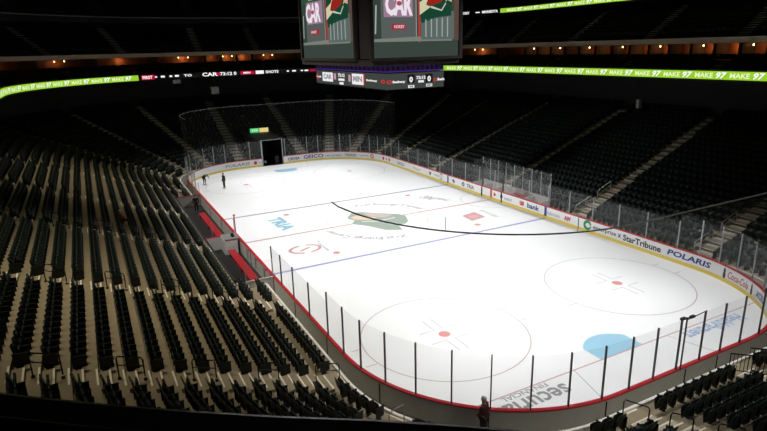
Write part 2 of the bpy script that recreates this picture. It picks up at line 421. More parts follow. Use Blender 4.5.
# ------------------------------------------------------------------ seats
def seat_parts():
    """high detail folded stadium seat; local x along the row, +y towards the seat back, origin on the tread"""
    back = MB(); nx_, nz_ = 7, 7; vs = []
    for side in (0, 1):
        for j in range(nz_):
            v = j/(nz_-1)
            for i in range(nx_):
                u = i/(nx_-1)*2-1; wd = .255*(1-.08*v**3); z = .28+.58*v - (.035*u*u if j == nz_-1 else 0)
                y = .10+.13*v + .035*(1-u*u)*(1) - (0 if side else .03)
                vs.append((u*wd, y, z))
    N = nx_*nz_; fs = []
    for j in range(nz_-1):
        for i in range(nx_-1):
            a = j*nx_+i; fs.append((a, a+1, a+nx_+1, a+nx_)); fs.append((N+a, N+a+nx_, N+a+nx_+1, N+a+1))
    rim = [j*nx_ for j in range(nz_)] + [(nz_-1)*nx_+i for i in range(1, nx_)] + [j*nx_+nx_-1 for j in range(nz_-2, -1, -1)] + [i for i in range(nx_-2, 0, -1)]
    for k in range(len(rim)): p, q = rim[k], rim[(k+1) % len(rim)]; fs.append((p, N+p, N+q, q))
    back.add(vs, fs)
    seat = MB(); vs = []; cols, rows = 7, 6
    for side in (0, 1):
        for j in range(rows):
            v = j/(rows-1)
            for i in range(cols):
                u = i/(cols-1)*2-1
                wd = .235*(1-.10*v**4); vs.append((u*wd, .055-.10*v*.6+(.055 if side else 0)-.02*math.sin(PI*v),   .30+.46*v-(.03*u*u if j == rows-1 else 0)))
    N = cols*rows; fs = []
    for j in range(rows-1):
        for i in range(cols-1):
            a = j*cols+i; fs.append((a, a+1, a+cols+1, a+cols)); fs.append((N+a, N+a+cols, N+a+cols+1, N+a+1))
    rim = [j*cols for j in range(rows)] + [(rows-1)*cols+i for i in range(1, cols)] + [j*cols+cols-1 for j in range(rows-2, -1, -1)] + [i for i in range(cols-2, 0, -1)]
    for k in range(len(rim)): p, q = rim[k], rim[(k+1) % len(rim)]; fs.append((p, N+p, N+q, q))
    seat.add(vs, fs)
    arm = MB().box((-.27, .0, .60), (.055, .48, .045), 0, 0, .05)
    arm.box((-.262, -.16, .595), (.04, .03, .03))
    leg = MB().box((-.27, .0, .36), (.035, .46, .42)).box((-.27, .07, .12), (.035, .22, .24)).box((-.262, .05, .012), (.07, .22, .024)).box((-.262, .12, .50), (.03, .05, .3), 0, 0, -.2)
    return back, seat, arm, leg
bk, sp, am, lg = seat_parts()
proto = {}
for n, mb, m, sm in (('backrest', bk, M_seat, True), ('seat', sp, M_seat, True), ('armrest', am, M_seat, False), ('leg', lg, M_seatm, False)):
    o = mb.build(n, m, None, sm); proto[n] = o.data; bpy.data.objects.remove(o)
low = MB()
low.box((0, .17, .60), (.51, .04, .50), 0, 0, -.25); low.box((0, .05, .56), (.47, .08, .40), 0, 0, .12); low.box((-.27, .0, .60), (.05, .46, .04)); low.box((-.27, .0, .32), (.035, .44, .6))
LV = np.array(low.v); LF = np.array(low.f); 
low2 = MB(); low2.box((0, .17, .60), (.46, .04, .50), 0, 0, -.25); low2.box((0, .05, .56), (.43, .06, .40), 0, 0, .12)
LV2 = np.array(low2.v); LF2 = np.array(low2.f)
SEATS = []
def row_seats(o, z, row, tier, pitch=.56, aw=AW):
    oc = o+.54; L = sum(seglens(oc)); ts = sorted((aisle_t(a, oc), k) for k, a in enumerate(AISLES))
    for j in range(len(ts)):
        a, ka = ts[j]; c, kc = ts[(j+1) % len(ts)]
        if c < a: c += L
        n = int((c-a-2*aw-.05)/pitch)
        if n < 1: continue
        t0 = (a+c)/2-(n-1)*pitch/2
        for k in range(n):
            x, y, nx, ny = ring(t0+k*pitch, oc)
            if tier == 0 and abs(x-1.3) < 1.3 and abs(y-(HY+18.6)) < .9: continue
            if tier == 0 and row < 2 and x > 27.5 and -11.6 < y < -7.4: continue
            if tier == 0 and any(skip_row(row, x-nx*oc-ny*h, y-ny*oc+nx*h) for h in (-.34, .34)): continue
            near_a = k <= n-1-k
            SEATS.append((x, y, z, math.atan2(ny, nx)-PI/2, tier, row, ka if near_a else kc, min(k, n-1-k), 'above' if near_a else 'below', ka, kc))
use(RS)
for i in range(NR): row_seats(OFFS[i], ZR[i], i, 0)
use(RB)
CLUB = [(17.3+.85*i, 11.75+.36*i) for i in range(4)]
UP = [(22.3+.82*i, 15.35+.46*i) for i in range(9)]
TOP = [(25.8+.82*i, 20.75+.5*i) for i in range(7)]
for tr, rows in ((1, CLUB), (2, UP), (3, TOP)):
    for i, (o, z) in enumerate(rows): row_seats(o, z, i, tr)
def in_view(x, y, z, mg=0):
    u, v, wv = project(x, y, z); return wv > 1 and -mg < u < 767+mg and -mg < v < 431+mg
def blocked(x, y, z):   # hidden by the parapet in front of the camera
    k = (CAM.z-12.21)/(CAM.z-z) if z < 12.2 else None
    if k is None: return False
    return off(CAM.x+(x-CAM.x)*k, CAM.y+(y-CAM.y)*k) > 16.2
cand = []
for q, s in enumerate(SEATS):
    d = (Vector(s[:3])-CAM).length
    if s[4] == 0 and in_view(s[0], s[1], s[2]+.5) and not blocked(s[0], s[1], s[2]+.8): cand.append((d, q))
cand.sort(); HERO = [q for _, q in cand[:300]]; heroset = set(HERO)
ORD = ['zeroth', 'first', 'second', 'third', 'fourth', 'fifth', 'sixth', 'seventh', 'eighth', 'ninth', 'tenth', 'eleventh', 'twelfth', 'thirteenth', 'fourteenth', 'fifteenth', 'sixteenth', 'seventeenth',
       'eighteenth', 'nineteenth', 'twentieth', 'twenty-first', 'twenty-second', 'twenty-third', 'twenty-fourth', 'twenty-fifth', 'twenty-sixth', 'twenty-seventh', 'twenty-eighth', 'twenty-ninth', 'thirtieth',
       'thirty-first', 'thirty-second', 'thirty-third', 'thirty-fourth', 'thirty-fifth']
def aname(k):
    d = {17: 'nearest left aisle', 16: 'second left aisle', 15: 'third left aisle', 14: 'fourth left aisle',
         18: 'near left corner aisle', 19: 'near end aisle', 20: 'the black barrier', 21: 'near right corner aisle'}
    return d.get(k, 'aisle')
for n_, q in enumerate(HERO):
    x, y, z, rz, tr, row, k, idx, side, ka, kc = SEATS[q]
    e = empty('stadium_seat', (x, y, z), rz)
    far = {17: ('far side', 'camera side'), 16: ('far side', 'camera side'), 15: ('far side', 'camera side'), 14: ('far side', 'camera side')}.get(k, ('left side', 'right side'))
    sd = far[1] if side == 'above' else far[0]
    tag(e, 'dark green seat, %s row up, %s from %s of %s' % (ORD[row+1], ORD[idx+1], sd, aname(k)), 'seat',
        'folding seats of the left stand' if k in (17, 16, 15, 14) else 'folding seats of the near end stand')
    for nm in ('backrest', 'seat', 'armrest', 'leg'):
        c = bpy.data.objects.new(nm, proto[nm]); COL.objects.link(c); c.parent = e
def mass(name, sel, V, Fc, m):
    n = len(sel)
    A = np.array([SEATS[q][:4] for q in sel]); c, s = np.cos(A[:, 3]), np.sin(A[:, 3])
    X = V[None, :, 0]*c[:, None]-V[None, :, 1]*s[:, None]+A[:, 0, None]; Y = V[None, :, 0]*s[:, None]+V[None, :, 1]*c[:, None]+A[:, 1, None]; Z = V[None, :, 2]+A[:, 2, None]
    return np.stack([X, Y, Z], 2).reshape(-1, 3), (Fc[None]+np.arange(n)[:, None, None]*len(V)).reshape(-1, 4)
rest = [q for q, s in enumerate(SEATS) if q not in heroset and in_view(s[0], s[1], s[2]+.4, 90) and (Vector(s[:3])-CAM).length > 7 and not (s[4] > 0 and s[0] > 20 and s[1] < 5)]
r0 = [q for q in rest if SEATS[q][4] == 0]; r1 = [q for q in rest if SEATS[q][4] > 0]
v0, f0 = mass('', r0, LV, LF, M_seat); v1, f1 = mass('', r1, LV2, LF2, M_seat)
V = np.vstack([v0, v1]); FF = np.vstack([f0, f1+len(v0)])
me = bpy.data.meshes.new('arena_seats'); me.vertices.add(len(V)); me.vertices.foreach_set('co', V.ravel()); me.loops.add(FF.size); me.loops.foreach_set('vertex_index', FF.ravel())
me.polygons.add(len(FF)); me.polygons.foreach_set('loop_start', np.arange(0, FF.size, 4)); me.polygons.foreach_set('loop_total', np.full(len(FF), 4)); me.update(); me.validate()
me.materials.append(M_seat); so = bpy.data.objects.new('arena_seats', me); COL.objects.link(so)
tag(so, 'thousands of folded dark green seats filling all the stands around the ice', 'seats', None, 'stuff')
print('seats', len(SEATS), len(HERO), len(rest))

# ------------------------------------------------------------------ upper building: back walls, club level, suites, upper decks
def ring_struct(name, prof, m, s0=None, s1=None, step=.9):
    b = MB(); profile_ring(b, prof, samples(s0, s1, step) if s0 is not None else samples(step=step)); return struct(b.build(name, m))
oT = OFFS[NR]; zT = ZR[NR-1]
VIEW0, VIEW1 = 10.0, 141.0          # the part of the building in front of the camera
use(RS); ring_struct('wall_concourse', [(oT, zT), (oT, 11.3)], M_dark); use(RB)
ring_struct('ceiling_concourse', [(16.0, 11.35), (oT+.1, 11.35)], M_dark)
ring_struct('wall_club_fascia', [(16.5, 11.35), (16.05, 11.35), (16.05, 12.38), (16.55, 12.38), (16.55, 11.75)], M_dark, 5, 138)
b = MB()
pr = [(16.55, 11.75)]
for o, z in CLUB: pr += [(o, pr[-1][1]), (o, z)]
pr += [(21.9, pr[-1][1])]
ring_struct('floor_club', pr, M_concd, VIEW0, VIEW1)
ring_struct('floor_club', [(16.95, 11.2), (19, 11.9), (22, 13.0)], M_black, VIEW1, VIEW0+PER)
ring_struct('wall_suite_back', [(24.0, 12.9), (24.0, 14.75)], M_suite, VIEW0, VIEW1)
ring_struct('ceiling_suite', [(21.6, 14.72), (24.1, 14.72)], M_suite, VIEW0, VIEW1)
ring_struct('floor_suite', [(21.9, 13.0), (24.1, 13.0)], M_dark, VIEW0, VIEW1)
ring_struct('trim_suite_band', [(21.7, 14.66), (21.5, 14.66), (21.5, 15.22), (21.9, 15.22), (22.3, 15.22)], M_band, VIEW0, VIEW1)
pr = [(22.3, 15.22)]
for o, z in UP: pr += [(o, pr[-1][1]), (o, z)]
pr += [(30.2, pr[-1][1]), (30.2, 26)]
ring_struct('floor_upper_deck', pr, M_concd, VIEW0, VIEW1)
ring_struct('wall_top_fascia', [(29, 19.8), (25.0, 19.8), (25.0, 20.6), (25.4, 20.75)], M_dark, VIEW0, VIEW1)
pr = [(25.4, 20.75)]
for o, z in TOP: pr += [(o, pr[-1][1]), (o, z)]
pr += [(32.5, pr[-1][1]), (32.5, 34)]
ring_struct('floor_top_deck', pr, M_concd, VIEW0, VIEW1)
ring_struct('wall_outer', [(34, 0), (34, 34)], M_black)
b = MB(); b.prism([(-66, -50), (66, -50), (66, 50), (-66, 50)], 34, 34.3); struct(b.build('ceiling', M_black))
for lvl, (rows, sp) in enumerate(((UP, .5), (CLUB, .4))):
    for ai, a in enumerate(AISLES[:17]):
        ns = MB()
        for i, (o, z) in enumerate(rows):
            t = aisle_t(a, o); x, y, nx, ny = ring(t, o); rz = math.atan2(ny, nx)-PI/2
            ns.box((x+nx*.1, y+ny*.1, z+.02), (1.1, .16, .04), rz); ns.box((x-nx*.3, y-ny*.3, z-.2), (1.1, .3, .05), rz)
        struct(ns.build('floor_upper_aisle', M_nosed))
# pale rail along the top of the upper deck fascia
b = MB(); b.tube([(ring(s)[0]+ring(s)[2]*24.9, ring(s)[1]+ring(s)[3]*24.9, 20.5) for s in samples(66, 141, 1.2)], .07)
struct(b.build('trim_top_rail', mat('pale_rail', (.30, .30, .30), .5)))
# suites: partitions and little warm lamps
M_lamp = emit('lamp_warm', (1.0, .62, .25), 9); M_tv = emit('screen_dim', (.5, .22, .12), .30)
L22 = [s for s in np.arange(VIEW0+2, VIEW1, 2.55)]
b = MB()
for s in L22:
    x, y, nx, ny = ring(s); rz = math.atan2(ny, nx)-PI/2
    b.box((x+nx*22.9, y+ny*22.9, 13.85), (.35, 2.2, 1.75), rz)
struct(b.build('wall_suite_partitions', mat('partition_brown', (.06, .035, .022), .8)))
b = MB()
for s in L22:
    x, y, nx, ny = ring(s+1.27); rz = math.atan2(ny, nx)-PI/2; b.box((x+nx*21.95, y+ny*21.95, 13.35), (4.6, .1, .5), rz)
struct(b.build('wall_suite_counters', M_dark))
nm = 0
for q, s in enumerate(L22[:-1]):
    x, y, nx, ny = ring(s+1.27); px, py = x+nx*23.4, y+ny*23.4
    if not in_view(px, py, 14, 30): continue
    nm += 1
    l = bpy.data.lights.new('suite_light', 'POINT'); l.energy = 22 if q % 3 else 10; l.color = (1, .50, .18); l.shadow_soft_size = .15
    lo = bpy.data.objects.new('suite_light', l); COL.objects.link(lo); lo.location = (px, py, 14.25)
    if q % 2: continue
    for k in (-1, 1):
        tx, ty = -ny, nx
        e = empty('suite_lamp', (px+tx*k*.75-nx*.4, py+ty*k*.75-ny*.4, 14.72))
        nb = MB(); nb.tube([(0, 0, 0), (0, 0, -.22)], .012); nb.build('cord', M_black, e)
        nb = MB(); nb.tube([(0, 0, -.2), (0, 0, -.25), (0, 0, -.33), (0, 0, -.38)], [.03, .07, .07, .03], 8); nb.build('bulb', M_lamp, e)
        side = 'right side' if y > 8 else ('far end' if x < -25 else 'left side')
        tag(e, 'warm suite lamp, %s of the %s lit pair from the right' % ('left' if k == 1 else 'right', ORD[nm]), 'lamp', 'small lamps in the suites')

# ------------------------------------------------------------------ LED ribbon boards
E_green = emit('led_green', lin((150, 205, 45)), 1.0); E_white = emit('led_white', (1, .98, 1), 1.0); E_red = emit('led_red', lin((190, 20, 60)), .9); E_yel = emit('led_pale', lin((235, 245, 190)), 1.0)
E_off = mat('led_black', (.01, .01, .011), .4)
def ribbon(s0, s1, o, z0, z1, m, label, items):
    e = empty('led_ribbon_board', ring(s0)[:2] + (z0,))
    b = MB(); profile_ring(b, [(o+.04, z0), (o-.06, z0), (o-.06, z1), (o+.04, z1)], samples(s0, s1, .2)); loc_build(b, 'display', m, e)
    for kind, s, wd, ht, mm, t in items:
        b = MB()
        if kind == 't':
            vs, fs = fit_text(t, wd, ht, .03, .25 if t == '97' else 0)
        else:
            n = max(2, int(wd/.8)); vs = []; fs = []
            for i in range(n+1): vs += [(-wd/2+wd*i/n, -ht/2), (-wd/2+wd*i/n, ht/2)]
            fs = [(2*i, 2*i+2, 2*i+3, 2*i+1) for i in range(n)]
        b.add(wall_map(s, (z0+z1)/2, o-(.085 if kind == 't' else .075), vs), fs); loc_build(b, 'lettering' if kind == 't' else 'colour_block', mm, e)
    tag(e, label, 'led board', 'led ribbon boards'); return e
ZA, ZB = 11.54, 12.26
def green_items(s0, s1, o, per=3.3, ht=.5):
    it = []; q = s_shift(s0, 1, o)
    while q < s1-.6:
        it.append(('t', q, 1.0, ht*1.12, E_white, '97')); it.append(('t', s_shift(q, per/2, o), 1.75, ht*.9, E_yel, 'MAKE')); q = s_shift(q, per, o)
    return it
ribbon(14, 65.25, 15.96, ZA, ZB, E_green, 'bright green led ribbon with white numerals along the right side, lower level', green_items(14, 65.2, 16))
W_ = E_white
t_end = [('b', 87.22, 2.0, .62, E_red, ''), ('t', 87.25, 1.5, .42, W_, 'FIRST'), ('b', 86.8, .3, .2, W_, ''), ('b', 86.45, .6, .25, W_, ''), ('b', 86.03, .4, .22, W_, ''), ('b', 85.72, .6, .25, W_, ''), ('t', 85.15, 1.2, .35, W_, 'TO'),
         ('t', 84.0, 2.3, .55, W_, 'CAR'), ('b', 82.85, .5, .45, E_red, ''), ('t', 81.3, 2.5, .5, W_, '73:12 0'), ('b', 78.3, 2.2, .5, E_red, ''), ('t', 78.4, 1.1, .3, W_, 'MIN'),
         ('b', 76.35, 1.3, .5, W_, ''), ('t', 74.85, 2.1, .42, W_, 'SHOTS'), ('b', 73.95, .35, .2, W_, ''), ('b', 73.6, .6, .22, W_, ''), ('b', 73.15, .35, .2, W_, ''), ('b', 72.9, .6, .22, W_, ''), ('b', 72.55, .9, .35, E_red, '')]
ribbon(65.25, 87.72, 15.96, ZA, ZB, E_off, 'black led ribbon with white score and clock text round the far end', t_end)
ribbon(87.72, 128, 15.96, ZA, ZB, E_green, 'bright green led ribbon with white numerals along the left side', green_items(87.9, 128, 16))
ribbon(12, 63.6, 24.9, 19.82, 20.42, E_green, 'bright green led ribbon of the upper deck at the top right', green_items(12, 63.4, 25, 3.3, .42))
ribbon(63.6, 65.9, 24.9, 19.82, 20.42, E_off, 'short black led ribbon with white text beside the hanging scoreboard, upper deck', [('t', 65.35, 2.0, .4, W_, 'HOCKEY'), ('b', 64.7, .8, .15, W_, ''), ('t', 64.1, 3.0, .4, W_, 'MINNESOTA')])

# ------------------------------------------------------------------ dasher boards
BO = empty('rink_boards', (0, 0, 0)); tag(BO, 'white rink boards with a yellow kick plate and red top rail all round the ice', 'rink boards')
GAP = (arct(-HX, 1.05, 0), arct(-HX, -1.95, 0))
a0, a1 = GAP[1], GAP[0]+PER
def bpart(name, prof, m, s0=a0, s1=a1, label=None):
    b = MB(); profile_ring(b, prof, samples(s0, s1, .4)); o = b.build(name, m, BO)
    if label: lab(o, label)
    return o
bpart('playing_face', [(0, .27), (0, 1.06)], M_board)
bpart('kick_plate', [(.0, .27), (-.012, .27), (-.012, 0)], M_yel, label='yellow kick plate along the ice')
bpart('back_panel', [(.14, 0), (.14, 1.06)], M_out, label='grey outer face of the boards')
bpart('cap_rail', [(-.02, 1.06), (-.02, 1.12), (.16, 1.12), (.16, 1.05)], M_red, label='red top rail')
b = MB()
for s in (GAP[0], GAP[1]):
    x, y, nx, ny = ring(s); b.box((x+nx*.07, y+ny*.07, .55), (.16, .03, 1.12))
b.build('end_cap', M_black, BO)
for s_, m, lb in ((arct(7.77, HY, 0), mat('stripe_blue', (.05, .10, .36), .4), 'blue stripe'), (arct(-7.77, HY, 0), MATS['stripe_blue'], 'blue stripe'), (arct(0, HY, 0), mat('stripe_red', (.6, .10, .08), .4), 'red stripe')):
    b = MB(); b.add(wall_map(s_, .63, -.012, [(-.15, -.43), (.15, -.43), (.15, .43), (-.15, .43)]), [(0, 1, 2, 3)]); o = b.build('line_stripe', m, BO); lab(o, lb+' on the far boards')
for s_ in (arct(-1.55, HY, 0), arct(1.6, HY, 0)):
    b = MB(); b.add(wall_map(s_, .55, -.014, [(-.09 if s_ > 40 else -.06, -.5), (.12, -.5), (.12, .5), (-.09, .5)]), [(0, 1, 2, 3)]); b.build('gate_seam', M_black, BO)
b = MB()
for s_ in np.arange(2, PER, 4.9):
    x, y, nx, ny = ring(s_)
    if x < -20 or y > 10: continue
    b.box((x+nx*.155, y+ny*.155, .5), (.04, .03, .98), math.atan2(ny, nx)-PI/2)
lab(b.build('panel_joint', M_black, BO), 'dark joints on the back of the boards')
K = {'blue': mat('ink_blue', (.015, .05, .26), .4), 'navy': mat('ink_navy', (.02, .03, .09), .4), 'black': mat('ink_black', (.02, .02, .025), .4), 'red': mat('ink_red', (.55, .02, .03), .4), 'grey': mat('ink_grey', (.28, .30, .33), .4),
     'green': mat('ink_green', (.0, .30, .12), .4), 'pale': mat('ink_pale', (.30, .38, .48), .4)}
def ad(t, s, wd, ht, col, z=.63, bold=.02, shear=0, label=None):
    vs, fs = fit_text(t, wd, ht, bold, shear); b = MB(); b.add(wall_map(s, z, -.012, vs), fs); o = b.build('board_lettering', K[col], BO)
    lab(o, label or ('%s %s lettering on the boards' % (t, {'navy': 'dark', 'pale': 'pale blue'}.get(col, col)))); return o
def adshape(poly, s, col, z=.63, label=None, lift=-.012):
    b = MB(); b.add(wall_map(s, z, lift, poly), [tuple(range(len(poly)))]); o = b.build('board_emblem', K[col], BO)
    if label: lab(o, label)
    return o
def disc(r, n=16, sx=1): return [(r*sx*math.cos(2*PI*k/n), r*math.sin(2*PI*k/n)) for k in range(n)]
K['white'] = M_board
ad('POLARIS', 18.15, 3.3, .42, 'blue', .66, .03, .15, 'POLARIS in dark blue on the near end of the far side boards')
ad('StarTribune', 21.95, 3.3, .5, 'black', .62, .025); ad('x', 23.95, .3, .3, 'black')
ad('enterprise', 25.4, 2.3, .42, 'black', .60, .01); adshape(disc(.42), 27.15, 'green', .64, 'round green emblem on the boards'); ad('e', 27.1, .42, .4, 'white', .64, .05).location = (0, -.004, 0)
adshape([(-.3, -.04), (.3, -.04), (.3, .05), (-.3, .05)], 27.05, 'white', .64, None, -.02)
ad('Andersen', 31.2, 1.9, .36, 'pale', .6, 0); ad('AW', 29.35, .75, .42, 'red', .62, .05)
ad('bank', 33.6, 1.6, .5, 'blue', .66, .03); ad('us', 35.15, .6, .42, 'red', .66, .05)
ad('wild', 37.2, 1.1, .28, 'pale', .6); adshape(disc(.2, 8), 38.15, 'navy', .66); adshape(disc(.26, 3), 39.2, 'red', .64)
ad('TRIA', 43.3, 1.3, .42, 'navy', .62, .02); adshape(disc(.27, 6), 44.6, 'blue', .64, 'dark blue round emblem beside TRIA'); adshape(disc(.1, 6), 44.6, 'white', .64, None, -.018)
adshape([(-.3, .1), (0, .25), (.1, 0), (.3, .2), (.1, -.25), (-.1, -.1)], 46.4, 'navy', .62, 'dark bird shaped emblem on the boards')
ad('energy', 49.9, 1.0, .25, 'grey', .6); adshape([(-.3, .2), (0, .1), (.3, .2), (.1, -.25), (-.1, -.2)], 51.3, 'navy', .65)
adshape([(-.24, -.32), (.24, -.32), (.24, .32), (-.24, .32)], 48.95, 'blue', .66); adshape([(-.16, -.24), (.16, -.24), (.16, .24), (-.16, .24)], 48.95, 'white', .66, None, -.018)
ad('Pepsi', 54.4, 1.7, .35, 'red', .6, 0, .3); ad('GOLD', 58.4, 1.9, .42, 'grey', .62, .04)
for k in (-.75, 0, .75): adshape(disc(.24 if k else .15, 5), 62.3+k, 'red', .62, 'small red emblem on the far corner boards')
adshape(disc(.3), 65.3, 'red', .62, 'round red emblem on the far corner boards'); adshape(disc(.18), 65.3, 'white', .62, None, -.018); ad('toyota', 66.6, 1.3, .2, 'grey', .6)
ad('TREASURE', 68.8, 1.7, .36, 'grey', .62, .03); ad('securian', 71.3, 2.3, .28, 'pale', .6)
ad('GEICO', 74.15, 2.9, .52, 'blue', .64, .02); ad('ORVIA', 77.0, 1.7, .42, 'navy', .6, .02)
ad('LIVE', 81.4, 1.0, .3, 'grey', .6, .02); adshape(disc(.24), 82.45, 'red', .62); ad('POLARIS', 84.9, 3.4, .4, 'grey', .62, .02, .15, 'faint POLARIS on the far left boards')
ad('Coca-Cola', 14.15, 1.9, .48, 'red', .62, .01, .25)
bot = [(-.09, -.36), (.09, -.36), (.11, -.1), (.07, .05), (.09, .15), (.03, .36), (-.03, .36), (-.09, .15), (-.07, .05), (-.11, -.1)]
adshape(bot, 15.4, 'black', .62, 'black bottle silhouette left of the red script'); adshape(bot, 12.8, 'black', .62, 'black bottle silhouette right of the red script')
ad('XCEL', 11.7, 1.1, .4, 'blue', .62, .03)

# ------------------------------------------------------------------ glass panels with posts
post_s = []
s = .73
near = [129.8, 131.7, 134.0, 136.6, 139.25, 141.2, 142.8, 144.4, 145.95, 147.5, 149.05, 150.6, 152.15, 153.7, 155.2, 156.7, 158.2, PER+.73, PER+2.24, PER+3.75, PER+5.4, PER+7.0, PER+8.55, PER+10.1, PER+11.6, PER+13.08, PER+14.5, PER+16.0, PER+17.5, PER+19.15,
        PER+21.7, PER+24.2, PER+26.75, PER+29.3, PER+31.8, PER+34.3, PER+36.8, PER+39.3, PER+41.8, PER+44.3, PER+46.8, PER+49.3, PER+51.8, PER+54.2, PER+56.6, PER+59.0, PER+61.1, PER+62.7, PER+64.3, PER+65.8, PER+67.3, PER+68.8, PER+70.3, PER+71.9, PER+73.4, PER+75.0, PER+76.6, PER+78.2]
far2 = [81.5, 83.1, 84.8, 86.5, 88.2, 89.9, 91.6, 93.2, 94.8, 96.4, 98.0, 100.1, 102.4]
XL = arct(20.2, -HY, 0); XR = arct(20.2, HY, 0)
def gtop(s):
    s %= PER; x, y, _, _ = ring(s)
    if abs(x) > 19.9: return 3.52
    return 3.05
M_dpost = mat('post_dark', (.05, .05, .055), .4, .5)
names = []
def glass(sa, sb, label, post=True, ht=None, backlit=False, o_=.07, extra_post=False):
    x, y, nx, ny = ring(sa); h = ht or gtop((sa+sb)/2)
    e = empty('rink_glass', (x+nx*o_, y+ny*o_, 1.12), 0)
    n = max(1, int((sb-sa)/.8)); b = MB(); pts = [(ring(sa+.035+(sb-sa-.07)*i/n)) for i in range(n+1)]
    prof = []
    for (px, py, ax, ay) in pts:
        prof.append(((px+ax*(o_-.006), py+ay*(o_-.006)), (px+ax*(o_+.006), py+ay*(o_+.006))))
    vs = []
    for pi, po in prof: vs += [(*pi, 1.12), (*po, 1.12), (*po, h), (*pi, h)]
    fs = []
    for i in range(n): 
        for k in range(4): fs.append((4*i+k, 4*i+(k+1) % 4, 4*i+4+(k+1) % 4, 4*i+4+k))
    fs += [(0, 3, 2, 1), (4*n, 4*n+1, 4*n+2, 4*n+3)]
    b.add(vs, fs); loc_build(b, 'pane', M_glass, e)
    def mkpost(s):
        x, y, nx, ny = ring(s); b = MB(); b.box((x+nx*o_, y+ny*o_, (1.12+h)/2+.01), (.055, .075, h-1.12+.02), math.atan2(ny, nx)-PI/2)
        loc_build(b, 'post', M_post if (ring(s)[0] < 28 and ring(s)[1] > 5) or ring(s)[0] < -14 else M_dpost, e)
    if post: mkpost(sa)
    if extra_post: mkpost(sb)
    tag(e, label, 'rink glass', 'rink glass panels on the boards'); return e
cnt = {}
def glabel(s):
    x, y, _, _ = ring(s)
    if x > 22 and y < -5: z_ = 'near left corner'; f = 'from the benches'
    elif x > 28 and y < 5: z_ = 'near end'; f = 'from the left'
    elif x > 20.2 and y >= 5: z_ = 'near right corner'; f = 'from the near end'
    elif y > 12: z_ = 'long right side'; f = 'from the near corner'
    elif y < -12 and x > 0: z_ = 'left side before the benches'; f = 'from the benches'
    elif x < -20 and y > 4: z_ = 'far right corner'; f = 'from the right side'
    elif x < -28 and y > 0: z_ = 'far end right of the tunnel'; f = 'from the corner'
    elif x < -22 : z_ = 'far end left of the tunnel'; f = 'from the tunnel'
    else: z_ = 'left side beyond the benches'; f = 'from the far corner'
    cnt[z_] = cnt.get(z_, 0)+1
    return 'clear rink glass, %s pane %s, %s' % (ORD[cnt[z_]], f, z_)
for i in range(len(near)-1):
    mid = (near[i]+near[i+1])/2
    xm = ring(mid)[0]; ym = ring(mid)[1]
    glass(near[i], near[i+1], glabel(mid), extra_post=(i == len(near)-2))
for i in range(len(far2)-1): glass(far2[i], far2[i+1], glabel((far2[i]+far2[i+1])/2), extra_post=(i == len(far2)-2))

# protective netting above both ends, hung from a black cable
def netting(sa, sb, zc, label, drop=3.5):
    e = empty('protective_net', ring(sa)[:2]+(drop,)); ss = samples(sa, sb, .7)
    b = MB(); profile_ring(b, [(.05, 3.55), (.05, zc)], ss); loc_build(b, 'mesh', M_net, e)
    b = MB(); b.tube([(ring(s)[0]+ring(s)[2]*.05, ring(s)[1]+ring(s)[3]*.05, zc) for s in ss], .034, 8); loc_build(b, 'top_cable', mat('cable_black', (.10, .10, .10), .4), e)
    tag(e, label, 'net'); return e
nn = netting(141.7, PER+6.5, 8.45, 'near end safety net hanging from a sagging black cable over the glass')
b = MB()
for s_ in (147.2, 152.0): x, y, nx, ny = ring(s_); b.tube([(x+nx*.05, y+ny*.05, 8.45), (x+nx*.05, y+ny*.05, 9.0)], .015)
loc_build(b, 'drop_line', M_grail, nn)
b = MB(); b.tube([ring(142.4, .05)[:2]+(8.45,), ring(141.6, .05)[:2]+(8.42,), (20.1, -HY+.45, 8.1)], .034); 
pts = [ring(PER+s_) for s_ in (6.5, 10, 13, 16, 19.5)]
loc_build(b, 'cable_tail', MATS['cable_black'], nn)
netting(60, 100.5, 8.3, 'far end safety net hanging over the far glass')

# ------------------------------------------------------------------ tunnel at the far end
b = MB(); z1 = 3.45
for yy in (-2.2, 1.3): b.box((-HX-4.15, yy, z1/2), (7.7, .16, z1))
b.box((-HX-8.1, -.45, z1/2), (.16, 3.4, z1)); b.box((-HX-4.1, -.45, z1+.06), (8.0, 3.7, .12)); 
struct(b.build('wall_tunnel', M_black))
b = MB(); b.box((-HX-4, -.45, -.005), (7.8, 3.3, .02)); struct(b.build('floor_tunnel', M_black))
e = empty('tunnel_gate_frame', (-HX, -.45, 0))
for yy in (-1.42, 1.42): MB().box((-.05, yy, 1.75), (.10, .10, 3.5)).build('post', M_post, e)
MB().box((-.05, 0, 3.52), (.1, 2.94, .06)).build('crossbar', M_post, e)
MB().box((.02, .55, .8), (.05, .5, .9)).build('gate_bar', M_dark, e)
tag(e, 'pale metal frame around the dark tunnel opening in the far boards', 'gate frame')
e = empty('lit_sign', (-38.3, .1, 3.9), -.12)
MB().box((-.09, 0, 0), (.12, 2.75, .72)).build('housing', M_black, e)
MB().box((0, -.68, 0), (.05, 1.3, .62)).build('display', emit('sign_green', lin((80, 200, 120)), 1), e); MB().box((0, .68, 0), (.05, 1.3, .62)).build('display', emit('sign_amber', lin((225, 205, 130)), 1), e)
for k in range(3): MB().box((.03, -.95+.3*k, .02), (.02, .18, .3)).build('lit_bar', emit('sign_pale', lin((190, 240, 200)), 1), e)
MB().tube([(-.1, 1.0, -.3), (-.1, 1.0, -1.2)], .04).tube([(-.1, -1.0, -.3), (-.1, -1.0, -1.2)], .04).build('bracket', M_black, e)
tag(e, 'small lit sign, green and amber, above the left of the far tunnel', 'sign')
